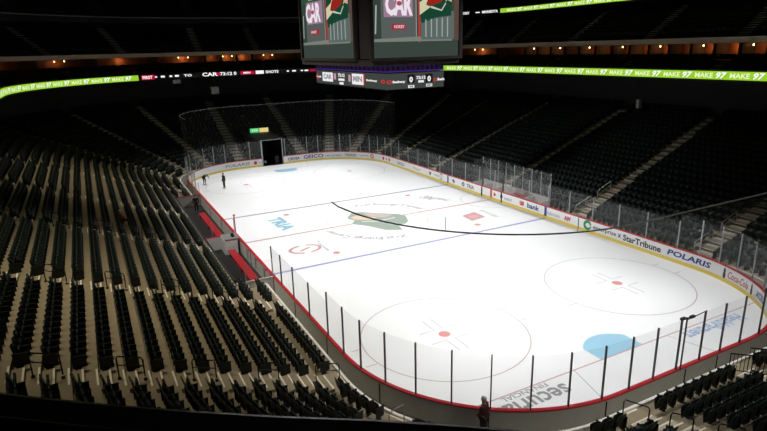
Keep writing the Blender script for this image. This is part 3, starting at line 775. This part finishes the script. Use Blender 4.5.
for (x, y, z, w_, h_, lb) in ((-43.5, -4.6, 9.65, 1.15, 1.1, 'small pale square panel hanging under the far ribbon board, left of the clock'), (-42.0, -10.1, 11.25, 1.1, .55, 'small grey box just under the far ribbon board')):
    e = empty('hanging_sign', (x, y, z)); MB().box((0, 0, 0), (.15, w_, h_)).build('housing', mat('grey_panel', (.30, .30, .28), .6), e)
    MB().box((.08, 0, 0), (.02, w_*.86, h_*.8)).build('face', emit('panel_face'+str(w_), lin((62, 62, 56)), 1), e)
    MB().tube([(0, 0, h_/2), (0, 0, 11.4-z if z < 11 else h_/2+.1)], .03).build('hanger', M_black, e); tag(e, lb, 'panel')

# ------------------------------------------------------------------ players' benches on the left, penalty boxes on the right
M_bred = mat('bench_red', (.50, .02, .03), .5); M_bflr = mat('bench_rubber', (.012, .013, .013), .8)
b = MB(); b.box((-1.85, -HY-1.3, .02), (25.4, 2.2, .04)); struct(b.build('floor_bench', M_bflr))
b = MB(); b.box((-1.85, -HY-2.62, .72), (25.4, .1, 1.4)); struct(b.build('wall_bench_back', mat('bench_wall', (.025, .022, .022), .8)))
for x0, x1, lb in ((2.5, 10.2, 'long red bench nearer the camera beside the boards'), (-9.6, -1.2, 'long red bench farther along beside the boards')):
    e = empty('team_bench', ((x0+x1)/2, -HY-.95, 0)); L = x1-x0
    MB().box((0, 0, .47), (L, .55, .06)).build('seat', M_bred, e); MB().box((0, -.1, .22), (L-.4, .1, .40)).build('base', M_bred, e)
    for k in (-1, 0, 1): MB().box((k*(L/2-.4), 0, .22), (.06, .45, .44)).build('leg', M_black, e)
    tag(e, lb, 'bench', 'red team benches')
M_wp = mat('white_panel', (.62, .60, .58), .5)
for x, lb in ((10.85, 'white end wall with glass closing the nearer team bench'), (.6, 'white divider wall with glass between the two team benches'), (-14.4, 'white end wall with glass closing the farther team bench')):
    e = empty('bench_end_wall', (x, -HY-.15, 0)); MB().box((0, -1.2, .55), (.1, 2.3, 1.1)).build('panel', M_wp, e)
    MB().box((0, -1.2, 1.13), (.13, 2.35, .05)).build('cap', M_red if x < 10 else M_wp, e)
    if x > 1 or x < -1: MB().box((0, -.9, 1.75), (.014, 1.7, 1.2)).build('pane', M_glass, e)
    for yy in (-.02, -1.75): MB().box((0, yy, 1.75), (.06, .05, 1.25)).build('post', M_post, e)
    tag(e, lb, 'divider wall')
e = empty('centre_booth', (1.5, -HY-.3, 0)); MB().box((0, -.55, .62), (1.4, 1.0, 1.2)).build('body', M_wp, e); MB().box((0, -.45, 1.26), (1.5, 1.1, .06)).build('top', mat('booth_top', (.25, .25, .24), .6), e)
MB().box((.2, -.3, 1.42), (.3, .2, .25)).build('monitor', M_black, e); tag(e, 'white boxy timekeeper booth between the red benches', 'booth')
e = empty('red_marker_post', (.1, -HY+.02, 1.12)); MB().tube([(0, 0, 0), (0, 0, 1.35)], .05).build('pole', M_red, e); MB().box((0, 0, 1.4), (.16, .16, .1)).build('cap', M_red, e)
tag(e, 'slim red post on the bench side boards at the centre line', 'post')
b = MB(); 
for k, x in enumerate((4.4, 6.6, 8.8)): 
    e = empty('bench_gate_latch', (x, -HY-.2, .2)); MB().tube([(0, 0, 0), (0, 0, .95)], .035).build('bar', M_post, e); MB().tube([(0, 0, .9), (.5, 0, .9)], .03).build('latch', M_post, e)
    tag(e, 'grey gate latch bar on the %s of the nearer bench boards' % ('far end', 'middle', 'near end')[k], 'gate latch')
# penalty boxes
e = empty('penalty_box', (1.6, HY+.2, 0))
for k, x in enumerate((-4.9, -3.3, -1.6, .9, 3.1, 5.1)):
    MB().box((x, .62, .6), (.07, 1.2, 1.2)).build('side_wall', M_wp, e); MB().box((x, .62, 2.4), (.012, 1.15, 2.3)).build('side_pane', M_glass, e)
MB().box((.1, 1.28, .7), (10.0, .07, 1.4)).build('back_wall', M_wp, e); MB().box((.1, 1.28, 2.55), (10.0, .014, 2.2)).build('back_pane', M_glass, e)
for x in np.arange(-4.9, 5.2, 1.25): MB().box((x, 1.28, 2.45), (.06, .06, 2.5)).build('post', M_post, e)
for x in (-3.25, 0): MB().box((x, .0, 2.32), (.16 if x < -1 else .1, .1, 2.35)).build('door_post', M_black, e)
for x, w_ in ((-4.1, 1.2), (-.3, 2.0), (4.1, 1.6)): MB().box((x, .9, .48), (w_, .4, .06)).build('bench', M_bred, e)
MB().box((2.0, .5, 1.15), (1.6, .5, .06)).build('scorer_table', M_red, e)
MB().box((1.9, .5, 1.5), (1.2, .08, .5)).build('equipment', mat('equip_grey', (.25, .25, .26), .5), e)
tag(e, 'glass walled penalty boxes and scorer table behind the far side boards', 'penalty box')
b = MB(); b.box((1.55, HY+.75, .0), (10.6, 1.2, .04)); struct(b.build('floor_penalty', M_bflr))

# ------------------------------------------------------------------ hand rails on the aisles
def handrail(ai, r0, r1, m, label, side=0, mid=True, grp='stair handrails'):
    use(RS); a = AISLES[ai]; pts = []
    for i in (r0, r1):
        o = OFFS[i]+.2; t = aisle_t(a, o)+side; x, y, nx, ny = ring(t, o); pts.append(Vector((x, y, ZR[i])))
    use(RB)
    e = empty('aisle_handrail', pts[0]); h = Vector((0, 0, .92)); d = (pts[1]-pts[0]); 
    def q(p): return tuple(p-pts[0])
    MB().tube([q(pts[0]+h*.15), q(pts[0]+h*.9), q(pts[0]+h+d*.06), q(pts[1]+h-d*.06), q(pts[1]+h*.9), q(pts[1]+h*.05)], .026, 8).build('rail_loop', m, e)
    if mid: MB().tube([q(pts[0]+h*.62), q(pts[1]+h*.62)], .02, 6).build('mid_rail', m, e)
    for k, p in enumerate(pts): MB().box(tuple(p-pts[0]+Vector((0, 0, .03))), (.12, .12, .05)).build('foot', m, e)
    tag(e, label, 'handrail', grp); return e
for ai, lbs in ((17, 'nearest aisle of the left stand'), (16, 'second nearest aisle of the left stand'), (15, 'third nearest aisle of the left stand')):
    for k, r in enumerate(range(0 if ai == 17 else 3, 17, 3)):
        handrail(ai, r, r+1, M_blackrail, 'short black handrail loop, %s up the %s' % (ORD[k+1], lbs))
for k, (r0, r1) in enumerate(((0, 2), (3, 5))): 
    handrail(1, r0, r1, M_grail, 'pale steel handrail at the foot of the right stand stair behind enterprise, %s one' % ('lower', 'upper')[k], .5)
    handrail(0, r0, r1, M_grail, 'pale steel handrail at the foot of the right stand stair behind POLARIS, %s one' % ('lower', 'upper')[k], .5)
for k, r in enumerate((0, 2, 4)): handrail(19, r, r+1, M_blackrail, 'black handrail loop on pale steps of the near end aisle, %s one up' % ORD[k+1], -.45, False)
handrail(18, 0, 1, M_grail, 'small steel rail beside the boards left of the standing person', .3, False)
# barrier with upright bars on the near end
e = empty('barrier_railing', (31.5, 1.45, .70)); Lb = 4.6; sl = DZ/DO
MB().tube([(0, 0, 1.0), (Lb, 0, 1.0+sl*Lb)], .03).build('top_rail', M_blackrail, e); MB().tube([(0, 0, .2), (Lb, 0, .2+sl*Lb)], .02).build('bottom_rail', M_blackrail, e)
nb = 30
for k in range(nb+1):
    x = Lb*k/nb; MB().tube([(x, 0, .0 if k % 6 == 0 else .2+sl*x), (x, 0, 1.0+sl*x)] if k % 6 else [(x, 0, sl*x-.1), (x, 0, 1.0+sl*x)], .012 if k % 6 else .022).build('baluster', M_blackrail, e)
tag(e, 'black railing with upright bars climbing the near end stand at lower right', 'railing')
e = empty('barrier_railing', (31.7, 2.55, .80)); 
MB().tube([(0, 0, .95), (3.4, 0, .95+sl*3.4)], .03).build('top_rail', M_blackrail, e)
for k in range(21): x = 3.4*k/20; MB().tube([(x, 0, sl*x-.1), (x, 0, .95+sl*x)], .012).build('baluster', M_blackrail, e)
tag(e, 'second black railing with upright bars, behind the first beside the dark seats', 'railing')

# camera mount clamped to the near glass
x, y, nx, ny = ring(158.2)
e = empty('glass_camera_mount', (x+.2, y+.12, 1.12)); MB().tube([(0, 0, 0), (0, 0, 2.55)], .035).build('pole', M_dpost, e)
MB().box((0, -.28, 2.56), (.12, .26, .1)).build('camera', M_black, e); MB().box((0, .34, 2.5), (.12, .26, .1)).build('camera', M_black, e); MB().tube([(0, -.3, 2.5), (0, .35, 2.5)], .03).build('crossbar', M_black, e)
MB().tube([(-.03, .1, 2.4), (-.1, 1.5, 2.45)], .022).build('stay', M_dpost, e)
tag(e, 'slim dark pole with a crossbar and two small cameras clamped to the near glass', 'camera mount')

# ------------------------------------------------------------------ parapet right in front of the camera
b = MB(); ss = samples(138, PER+5, .25); vs = []
def po(s): return 16.0+min(.62, max(0, .43*(148.72-s)))
PROF = [(.1, 11.3), (.0, 11.4), (0, 12.14), (.03, 12.19), (.08, 12.21), (.42, 12.21), (.5, 12.17), (.5, 11.2)]
for s in ss:
    x, y, nx, ny = ring(s); o = po(s); vs += [(x+nx*(o+d), y+ny*(o+d), z) for d, z in PROF]
n = len(PROF); b.add(vs, [(i*n+k, (i+1)*n+k, (i+1)*n+k+1, i*n+k+1) for i in range(len(ss)-1) for k in range(n-1)])
struct(b.build('trim_parapet_top', M_cap))
b = MB(); b.tube([(ring(s)[0]+ring(s)[2]*(po(s)+.42), ring(s)[1]+ring(s)[3]*(po(s)+.42), 12.25) for s in ss], .018, 8); struct(b.build('trim_parapet_rail', mat('rail_dim', (.22, .22, .23), .3, .6)))

# ------------------------------------------------------------------ hanging scoreboard
SB = empty('centre_scoreboard', (0, 0, 14.35)); tag(SB, 'huge four sided video scoreboard hanging over centre ice', 'scoreboard')
AX, AY = 7.2, 4.06
M_fr = mat('scoreboard_frame', (.012, .007, .006), .6)
ch = 1.7
oct_ = [(AX-.05, -3.6), (AX-.05, 3.6), (5.45, AY-.05), (-5.45, AY-.05), (-AX+.05, 3.6), (-AX+.05, -3.6), (-5.45, -AY+.05), (5.45, -AY+.05)]
MB().prism([(x*.99, y*.99) for x, y in oct_], -.05, 7.4).build('housing', M_fr, SB)
MB().prism([(x*1.02, y*1.02) for x, y in oct_], -.55, -.12).build('lower_frame', M_fr, SB)
MB().prism([(x*.5, y*.5) for x, y in oct_], -1.04, -.5).build('neck', M_black, SB)
def lcol(n, c, s=1.0): return emit('px_'+n, lin(c), s)
def face_items():
    # polygons in a 0..84.5 by 0..57 grid (x right, y down) of the picture on a screen
    sx = lambda pts: [((x/7.18+365-372.5), y/7.18) for x, y in pts]
    it = [('backdrop', [(0, -25), (84.5, -25), (84.5, 45), (0, 45)], lcol('bg', (52, 66, 60))), ('strip', [(0, 44), (84.5, 44), (84.5, 57), (0, 57)], lcol('strip', (58, 68, 62))),
          ('window', [(8, -25), (41, -25), (41, 43), (8, 43)], lcol('win', (86, 92, 90))), ('foliage', [(3, -25), (42, -25), (42, 3), (30, 5), (12, 4), (3, 6)], lcol('fol', (48, 80, 52))),
          ('light_arc', [(14, 2), (36, 2), (36, 3), (14, 3)], lcol('arc', (150, 170, 140))), ('panel', [(10.5, 5), (38, 5), (38, 25), (10.5, 25)], lcol('pan', (150, 122, 142))),
          ('streak', [(3, 16), (4.2, 16), (3, 38), (1.8, 38)], lcol('st', (170, 175, 170))), ('red_sign', [(17.5, 30), (31, 30), (31, 35), (17.5, 35)], lcol('rs', (150, 50, 60))),
          ('pillar', [(43, -25), (46, -25), (45.5, 45), (43.5, 45)], lcol('pil', (170, 60, 52))), ('pillar_edge', [(40.5, -25), (41.5, -25), (42, 44), (41, 44)], lcol('pe', (150, 140, 140))),
          ('floor_glow', [(1, 42), (44, 40.5), (78, 42), (78, 44.3), (1, 44.3)], lcol('fg', (120, 125, 118))),
          ('hall', [(46, 22), (80, 20), (80, 43), (46, 43)], lcol('hall', (92, 102, 98))), ('green_field', sx([(375, -180), (600, -180), (605, 170), (490, 182), (390, 215), (375, 170)]), lcol('gf', (24, 66, 48))),
          ('cream', sx([(375, 168), (375, 95), (430, 66), (480, -20), (470, 60), (425, 112), (455, 120)]), lcol('cr', (205, 200, 165))), ('red_fur', sx([(420, 110), (440, 60), (490, 10), (470, -120), (580, -120), (592, 0), (560, 50), (530, 92), (470, 112)]), lcol('rf', (150, 36, 26))),
          ('gold_fur', sx([(480, 22), (500, -20), (540, -60), (530, 10), (500, 40)]), lcol('gold', (215, 150, 50))), ('cream', sx([(560, 92), (590, 0), (607, -60), (607, 92), (575, 80)]), lcol('cr2', (200, 170, 140))),
          ('outline', sx([(450, 118), (460, 116), (530, 136), (560, 96), (566, 100), (534, 144), (455, 128)]), lcol('ol', (190, 195, 180))), ('side_column', [(78, -25), (84.5, -25), (84.5, 44), (80, 44)], lcol('sc', (88, 70, 62)))]
    for k in range(5): it.append(('light_bar', [(50+k*5.5, 27-k*.5), (51.2+k*5.5, 27-k*.5), (51.2+k*5.5, 41), (50+k*5.5, 41)], lcol('lb', (150, 165, 160))))
    return it
def screen(name, org, rt, nrm, half, label):
    W = 2*half; z0 = 0
    def mp(pts, lift): return [(org[0]+rt[0]*((x/84.5-.5)*W)+nrm[0]*lift, org[1]+rt[1]*((x/84.5-.5)*W)+nrm[1]*lift, z0+(57-y)/11.6) for x, y in pts]
    b = MB(); b.add(mp([(-.8, -25.5), (85.3, -25.5), (85.3, 57.5), (-.8, 57.5)], .03), [(0, 1, 2, 3)]); S = b.build(name, M_black, SB); lab(S, label)
    for k, (n, pts, m) in enumerate(face_items()):
        b = MB(); b.add(mp(pts, .045+.004*k), [tuple(range(len(pts)))]); b.build('picture_'+n, m, S)
    vs, fs = fit_text('CAR', 26, 17.8, .05); b = MB(); b.add(mp([(24.2+x, 15.2-y) for x, y in vs], .2), fs); b.build('picture_lettering', lcol('wt', (235, 222, 232)), S)
    vs, fs = fit_text('HOKEY', 10, 2.6, .04); b = MB(); b.add(mp([(24.2+x, 32.5-y) for x, y in vs], .2), fs); b.build('picture_lettering', lcol('wt2', (225, 190, 195)), S)
    b = MB(); b.add(mp([(24.2+2.6*math.cos(a), 14.5+1.9*math.sin(a)) for a in np.linspace(0, 2*PI, 14)[:-1]], .22), [tuple(range(13))]); b.build('picture_puck', lcol('pk', (170, 70, 90)), S)
screen('screen', (AX, 0), (0, 1), (1, 0), 3.6, 'video screen facing the near end'); screen('screen', (0, -AY), (1, 0), (0, -1), 5.45, 'video screen facing the left stand')
for org, d in (((-AX, 0, 3.2), (.08, 7.2, 6.4)), ((0, AY, 3.2), (10.9, .08, 6.4))): MB().box(org, d).build('screen', lcol('bg', (52, 66, 60)), SB)
# frame edges
fr = MB()
for (x, y) in ((AX+.1, -3.75), (AX+.1, 3.75), (5.6, -AY-.1), (-5.6, -AY-.1)): fr.box((x, y, 3.6), (.28, .28, 7.6))
fr.box((AX+.1, 0, -.1), (.3, 7.6, .22)); fr.box((0, -AY-.1, -.1), (11.3, .3, .22)); fr.build('screen_frame', M_fr, SB)
# lower fascia ring with the score
RXs, RYs = 7.1, 2.42
MB().box((0, 0, -1.68), (2*RXs-.1, 2*RYs-.1, 1.25)).build('score_ring_body', M_black, SB)
b = MB(); b.box((0, 0, -.82), (13.9, 5.0, .38)); b.build('purple_band', emit('purple_glow', lin((34, 20, 52)), 1), SB)
E_pur = emit('led_purple', lin((70, 45, 130)), .8)
b = MB()
b.box((6.98, 0, -.99), (.05, 5.0, .08)); b.box((0, -2.53, -.99), (13.9, .05, .08)); lab(b.build('purple_light_strip', E_pur, SB), 'purple light strip')
b = MB()
for k in range(12): MB().box((6.98, -2.3+k*.418, -.78), (.06, .12, .3)).build('bracket', M_black, SB)
for k in range(18): MB().box((-6.6+k*.776, -2.53, -.78), (.12, .06, .3)).build('bracket', M_black, SB)

def ringface(org, rt, nrm, half, items, label):
    def mp(pts, lift): return [(org[0]+rt[0]*x*half+nrm[0]*lift, org[1]+rt[1]*x*half+nrm[1]*lift, -1.68+y*.56) for x, y in pts]
    b = MB(); b.add(mp([(-1, -1), (1, -1), (1, 1), (-1, 1)], 0), [(0, 1, 2, 3)]); S = b.build('score_display', lcol('grey', (62, 68, 64)), SB); lab(S, label)
    for k, (kd, x, y, w_, h_, t, m) in enumerate(items):
        if kd == 't': vs, fs = fit_text(t, w_, h_, .05)
        else: vs, fs = [(-w_/2, -h_/2), (w_/2, -h_/2), (w_/2, h_/2), (-w_/2, h_/2)], [(0, 1, 2, 3)]
        b = MB(); b.add(mp([(x+p, y+q) for p, q in vs], .03+.006*k), fs); b.build('score_lettering' if kd == 't' else 'score_block', m, S)
Wt = lcol('white', (238, 235, 238)); Rd = lcol('red', (205, 50, 50)); Dk = lcol('dk', (30, 22, 26))
ringface((RXs, 0), (0, 1), (1, 0), RYs, [('t', -.95, -.05, .2, .5, 'O', Rd), ('t', -.62, -.1, .44, .4, 'Bethany', Wt), ('b', -.2, .25, .26, 1.1, '', Dk), ('t', -.2, .15, .13, .75, '0', Wt), ('b', -.2, -.75, .22, .35, '', Wt), ('t', -.2, -.75, .16, .2, 'CAR', Dk),
         ('t', .15, .35, .34, .42, '72:12', Wt), ('b', .15, -.15, .2, .3, '', Wt), ('b', .44, .25, .26, 1.1, '', Dk), ('t', .44, .15, .13, .75, '0', Wt), ('b', .44, -.7, .22, .35, '', Wt), ('t', .44, -.7, .16, .2, 'MIN', Dk), ('t', .66, -.05, .13, .5, 'O', Rd), ('t', .87, 0, .26, .35, 'Beth', Wt)], 'score display facing the near end')
ringface((0, -RYs), (1, 0), (0, -1), RXs, [('t', -.9, 0, .16, .3, 'beth', Wt), ('b', -.94, 0, .04, .9, '', Rd), ('b', -.6, .05, .34, 1.4, '', Wt), ('t', -.6, .1, .28, .8, 'CAR', lcol('lg', (150, 140, 150))), ('b', -.36, .2, .07, .9, '', lcol('pinkish', (190, 150, 165))), ('t', -.16, .45, .2, .5, '72:12', Wt), ('b', -.16, -.2, .18, .35, '', Wt), ('b', -.16, -.75, .12, .35, '', Wt),
         ('b', .08, .1, .06, 1.0, '', lcol('pinkish', (190, 150, 165))), ('b', .3, .05, .3, 1.5, '', Wt), ('t', .3, .1, .24, .8, 'MIN', lcol('lg', (150, 140, 150))), ('b', .47, .1, .03, 1.4, '', Rd), ('t', .66, .0, .26, .35, 'Bethany', Wt), ('t', .92, .0, .1, .5, 'O', Rd)], 'score display facing the left stand')
for x in (-5, 5):
    for y in (-2.5, 2.5): MB().tube([(x, y, 7.3), (x, y, 19.6)], .05).build('hoist_cable', M_black, SB)

# ------------------------------------------------------------------ people
def skin_mesh(name, chains, m, parent, sub=1):
    """chains: list of [(x,y,z,r), ...]; the first point of a chain that equals an earlier point is shared"""
    vs = []; es = []; rs = []
    def vid(p):
        for i, q in enumerate(vs):
            if (Vector(q)-Vector(p[:3])).length < 1e-4: return i
        vs.append(tuple(p[:3])); rs.append(p[3]); return len(vs)-1
    for ch in chains:
        last = None
        for p in ch:
            i = vid(p)
            if last is not None and last != i: es.append((last, i))
            last = i
    me = bpy.data.meshes.new(name); me.from_pydata(vs, es, []); o = bpy.data.objects.new(name, me); COL.objects.link(o)
    md = o.modifiers.new('s', 'SKIN'); sv = me.skin_vertices[0].data
    for i, r in enumerate(rs): sv[i].radius = (r, r) if not isinstance(r, tuple) else r; sv[i].use_root = (i == 0)
    md.use_smooth_shade = True
    if sub: o.modifiers.new('u', 'SUBSURF').levels = sub; o.modifiers['u'].render_levels = sub
    dg = bpy.context.evaluated_depsgraph_get(); nm_ = bpy.data.meshes.new_from_object(o.evaluated_get(dg)); nm_.materials.clear(); nm_.materials.append(m)
    bpy.data.objects.remove(o); o2 = bpy.data.objects.new(name, nm_); COL.objects.link(o2); o2.parent = parent; return o2
M_skin = mat('skin', (.45, .27, .20), .55)
def hand_chains(w_, d, s=1):
    w_ = Vector(w_); d = Vector(d).normalized(); sd = Vector((0, 1, 0)) if abs(d.y) < .8 else Vector((1, 0, 0)); c = [];
    p1 = w_+d*.085
    for k, ln in enumerate((.065, .078, .084, .07)):
        off_ = sd*(k-1.5)*.02; c.append([tuple(w_+off_*.4)+(.016,), tuple(p1+off_)+(.0115,), tuple(p1+off_+d*ln*.5+Vector((.006, 0, 0)))+(.0095,), tuple(p1+off_+d*ln+Vector((.018, 0, 0)))+(.008,)])
    c.append([tuple(w_+d*.02-sd*.02)+(.014,), tuple(w_+d*.05-sd*.05)+(.011,), tuple(w_+d*.09-sd*.06)+(.009,)])
    return c
def person(loc, rz, J, top, legs_c, hairc, label, scale=1.0, shoe=(.02, .02, .02)):
    e = empty('person', loc, rz); e.scale = (scale,)*3; tag(e, label, 'person')
    pel, chs, nk, hd = J['pelvis'], J['chest'], J['neck'], J['head']
    def V_(p, r): return (p[0], p[1], p[2], r)
    trunk = [V_(pel, .12), V_([(pel[i]+chs[i])/2 for i in range(3)], .115), V_(chs, .13), V_(nk, .055), V_([nk[i]*.45+hd[i]*.55 for i in range(3)], .075), V_(hd, .092), V_([hd[i]+(hd[i]-nk[i])*.38 for i in range(3)], .06)]
    body = [trunk]; jk = [[V_((pel[0], pel[1], pel[2]-.07), .150), V_(pel, .150), V_([(pel[i]+chs[i])/2 for i in range(3)], .148), V_(chs, .160), V_([nk[i]*.75+chs[i]*.25 for i in range(3)], .075)]]
    tr = [[V_(pel, .145)]]
    for s in ('L', 'R'):
        sh, el, wr = J['sh'+s], J['el'+s], J['wr'+s]; body.append([V_(chs, .13), V_(sh, .055), V_(el, .042), V_(wr, .03)])
        wc = [wr[i]*.9+el[i]*.1 for i in range(3)]; jk.append([V_(chs, .160), V_(sh, .080), V_(el, .060), V_(wc, .046)])
        hp, kn, an, toe = J['hip'+s], J['kn'+s], J['an'+s], J['toe'+s]; body.append([V_(pel, .12), V_(hp, .085), V_(kn, .055), V_(an, .038), V_(toe, .03)])
        ac = [an[i]*.93+kn[i]*.07 for i in range(3)]; tr.append([V_(pel, .145), V_(hp, .105), V_(kn, .073), V_(ac, .062)])
        hnd = []
        for c in hand_chains(wr, [wr[i]-el[i] for i in range(3)]): hnd.append(skin_mesh('finger', [c], M_skin, e, 1))
        # join the digits into one hand mesh
        bm = bmesh.new()
        for h in hnd: bm.from_mesh(h.data)
        me = bpy.data.meshes.new('hand'); bm.to_mesh(me); bm.free(); me.materials.append(M_skin)
        for h in hnd: bpy.data.objects.remove(h)
        ho = bpy.data.objects.new('hand', me); COL.objects.link(ho); ho.parent = e
        skin_mesh('shoe', [[V_([an[0], an[1], an[2]-.02], .055), V_([an[i]*.4+toe[i]*.6 for i in range(3)], .05), V_(toe, .042)]], mat('shoe', shoe, .5), e)
    skin_mesh('body', body, M_skin, e); skin_mesh('jacket', jk, top, e); skin_mesh('trousers', [c for c in tr if len(c) > 1], legs_c, e)
    f = Vector(J.get('face', (0, 1, 0))).normalized(); H = Vector(hd); up = (H-Vector(nk)).normalized(); rt = f.cross(up)
    b = MB()
    # hair: a cap over the back and top of the head
    n1, n2 = 8, 12; vs = []; fs = []
    for i in range(n1):
        a = i/(n1-1)*PI*.62
        for j in range(n2):
            t = 2*PI*j/n2; dirv = (up*math.cos(a)+(rt*math.cos(t)+f*math.sin(t))*math.sin(a)); r = .112
            if dirv.dot(f) > .55 and a > PI*.28: r = .085
            vs.append(tuple(H+up*.03-f*.008+dirv*r))
    for i in range(n1-1):
        for j in range(n2): fs.append((i*n2+j, i*n2+(j+1) % n2, (i+1)*n2+(j+1) % n2, (i+1)*n2+j))
    b.add(vs, fs); b.build('hair', hairc, e, True)
    b = MB(); b.tube([tuple(H+f*.09+up*.02), tuple(H+f*.115-up*.015)], [.010, .016], 6); b.build('nose', M_skin, e)
    for k in (-1, 1):
        b = MB(); c = H+f*.088+rt*.034*k+up*.025; b.tube([tuple(c), tuple(c+f*.01)], .011, 8); b.build('eye', M_black, e)
        b = MB(); c = H+rt*.092*k; b.tube([tuple(c+up*.025), tuple(c-up*.03)], .014, 6); b.build('ear', M_skin, e)
    b = MB(); c = H+f*.09-up*.045; b.tube([tuple(c-rt*.022), tuple(c+rt*.022)], .007, 6); b.build('mouth', mat('lips', (.35, .12, .10), .5), e)
    return e
STAND = dict(pelvis=(0, 0, .95), chest=(0, .01, 1.34), neck=(0, .01, 1.52), head=(0, .03, 1.655), shL=(-.19, 0, 1.44), shR=(.19, 0, 1.44), elL=(-.25, -.02, 1.15), elR=(.25, -.02, 1.15), wrL=(-.24, .08, .90), wrR=(.24, .08, .90),
             hipL=(-.10, 0, .90), hipR=(.10, 0, .90), knL=(-.11, .02, .50), knR=(.11, .02, .50), anL=(-.11, 0, .08), anR=(.12, 0, .08), toeL=(-.13, .17, .035), toeR=(.15, .17, .035))
SIT = dict(pelvis=(0, 0, .52), chest=(0, -.02, .92), neck=(0, .0, 1.10), head=(0, .03, 1.235), shL=(-.19, 0, 1.02), shR=(.19, 0, 1.02), elL=(-.25, .05, .76), elR=(.25, .05, .76), wrL=(-.14, .27, .66), wrR=(.14, .27, .66),
           hipL=(-.10, .04, .50), hipR=(.10, .04, .50), knL=(-.13, .44, .50), knR=(.13, .44, .50), anL=(-.12, .42, .08), anR=(.12, .42, .08), toeL=(-.13, .58, .035), toeR=(.13, .58, .035))
BEND = dict(pelvis=(0, -.1, .85), chest=(0, .20, 1.10), neck=(0, .36, 1.18), head=(0, .48, 1.22), shL=(-.19, .26, 1.15), shR=(.19, .26, 1.15), elL=(-.24, .45, .95), elR=(.24, .50, 1.0), wrL=(-.2, .60, .78), wrR=(.2, .75, 1.02),
            hipL=(-.10, -.08, .82), hipR=(.10, -.08, .82), knL=(-.12, .06, .47), knR=(.12, .06, .47), anL=(-.12, -.08, .08), anR=(.13, -.08, .08), toeL=(-.13, .09, .035), toeR=(.15, .09, .035))
M_mar = mat('jacket_maroon', (.075, .006, .010), .7, 0, .2, 12); M_blk = mat('cloth_black', (.012, .012, .014), .8, 0, .2, 12); M_grh = mat('hair_grey', (.30, .27, .25), .8); M_brh = mat('hair_dark', (.03, .02, .015), .7)
M_redj = mat('jacket_red', (.20, .012, .015), .7, 0, .2, 12); M_cap2 = mat('cap_white', (.6, .58, .54), .7); M_nav = mat('cloth_navy', (.01, .014, .03), .8)
person((28.93, -10.12, .0), math.radians(112), dict(STAND, face=(-.3, 1, 0), elL=(-.24, .02, 1.17), wrL=(-.16, .22, .97)), M_mar, M_blk, M_grh, 'person with grey hair in a dark red jacket standing by the boards at the bottom', 1.07)
person((-20.7, -9.3, .01), math.radians(200), STAND, M_blk, M_blk, M_brh, 'person in black standing on the ice near the far left boards')
person((-24.0, -10.9, .01), math.radians(-60), BEND, M_blk, M_nav, M_brh, 'person in dark clothes bending forward on the ice by the far left corner')
# spectator in the left stand sits on a seat of row eleven or so
spt = min((s for s in SEATS if s[4] == 0), key=lambda s: (s[0]-.9)**2+(s[1]+21.6)**2)
person((spt[0]+math.sin(spt[3])*.12, spt[1]-math.cos(spt[3])*.12, spt[2]), spt[3]+PI, SIT, M_redj, M_blk, M_cap2, 'person in a red jacket and white cap sitting among the left stand seats')
person((-11.6, -14.0, .04), math.radians(-90), STAND, M_blk, M_blk, M_brh, 'person in black standing in the farther team bench')

# odds and ends at the concourse on the right: dark camera stand with a pale case
xq, yq = 2.0, 13+19.4
e = empty('camera_platform', (1.3, HY+18.6, ZR[21])); MB().box((0, 0, .55), (1.6, .8, .1)).build('deck', M_black, e)
for k in (-.7, .7): MB().box((k, 0, .25), (.08, .7, .5)).build('leg', M_black, e)
MB().box((.35, 0, 1.15), (.35, .4, .9)).build('case', mat('case_pale', (.5, .5, .48), .6), e); MB().box((-.25, 0, 1.3), (.9, .35, .12)).build('camera', M_seatm, e)
tag(e, 'small pale equipment case on a dark platform high in the right stand', 'platform')
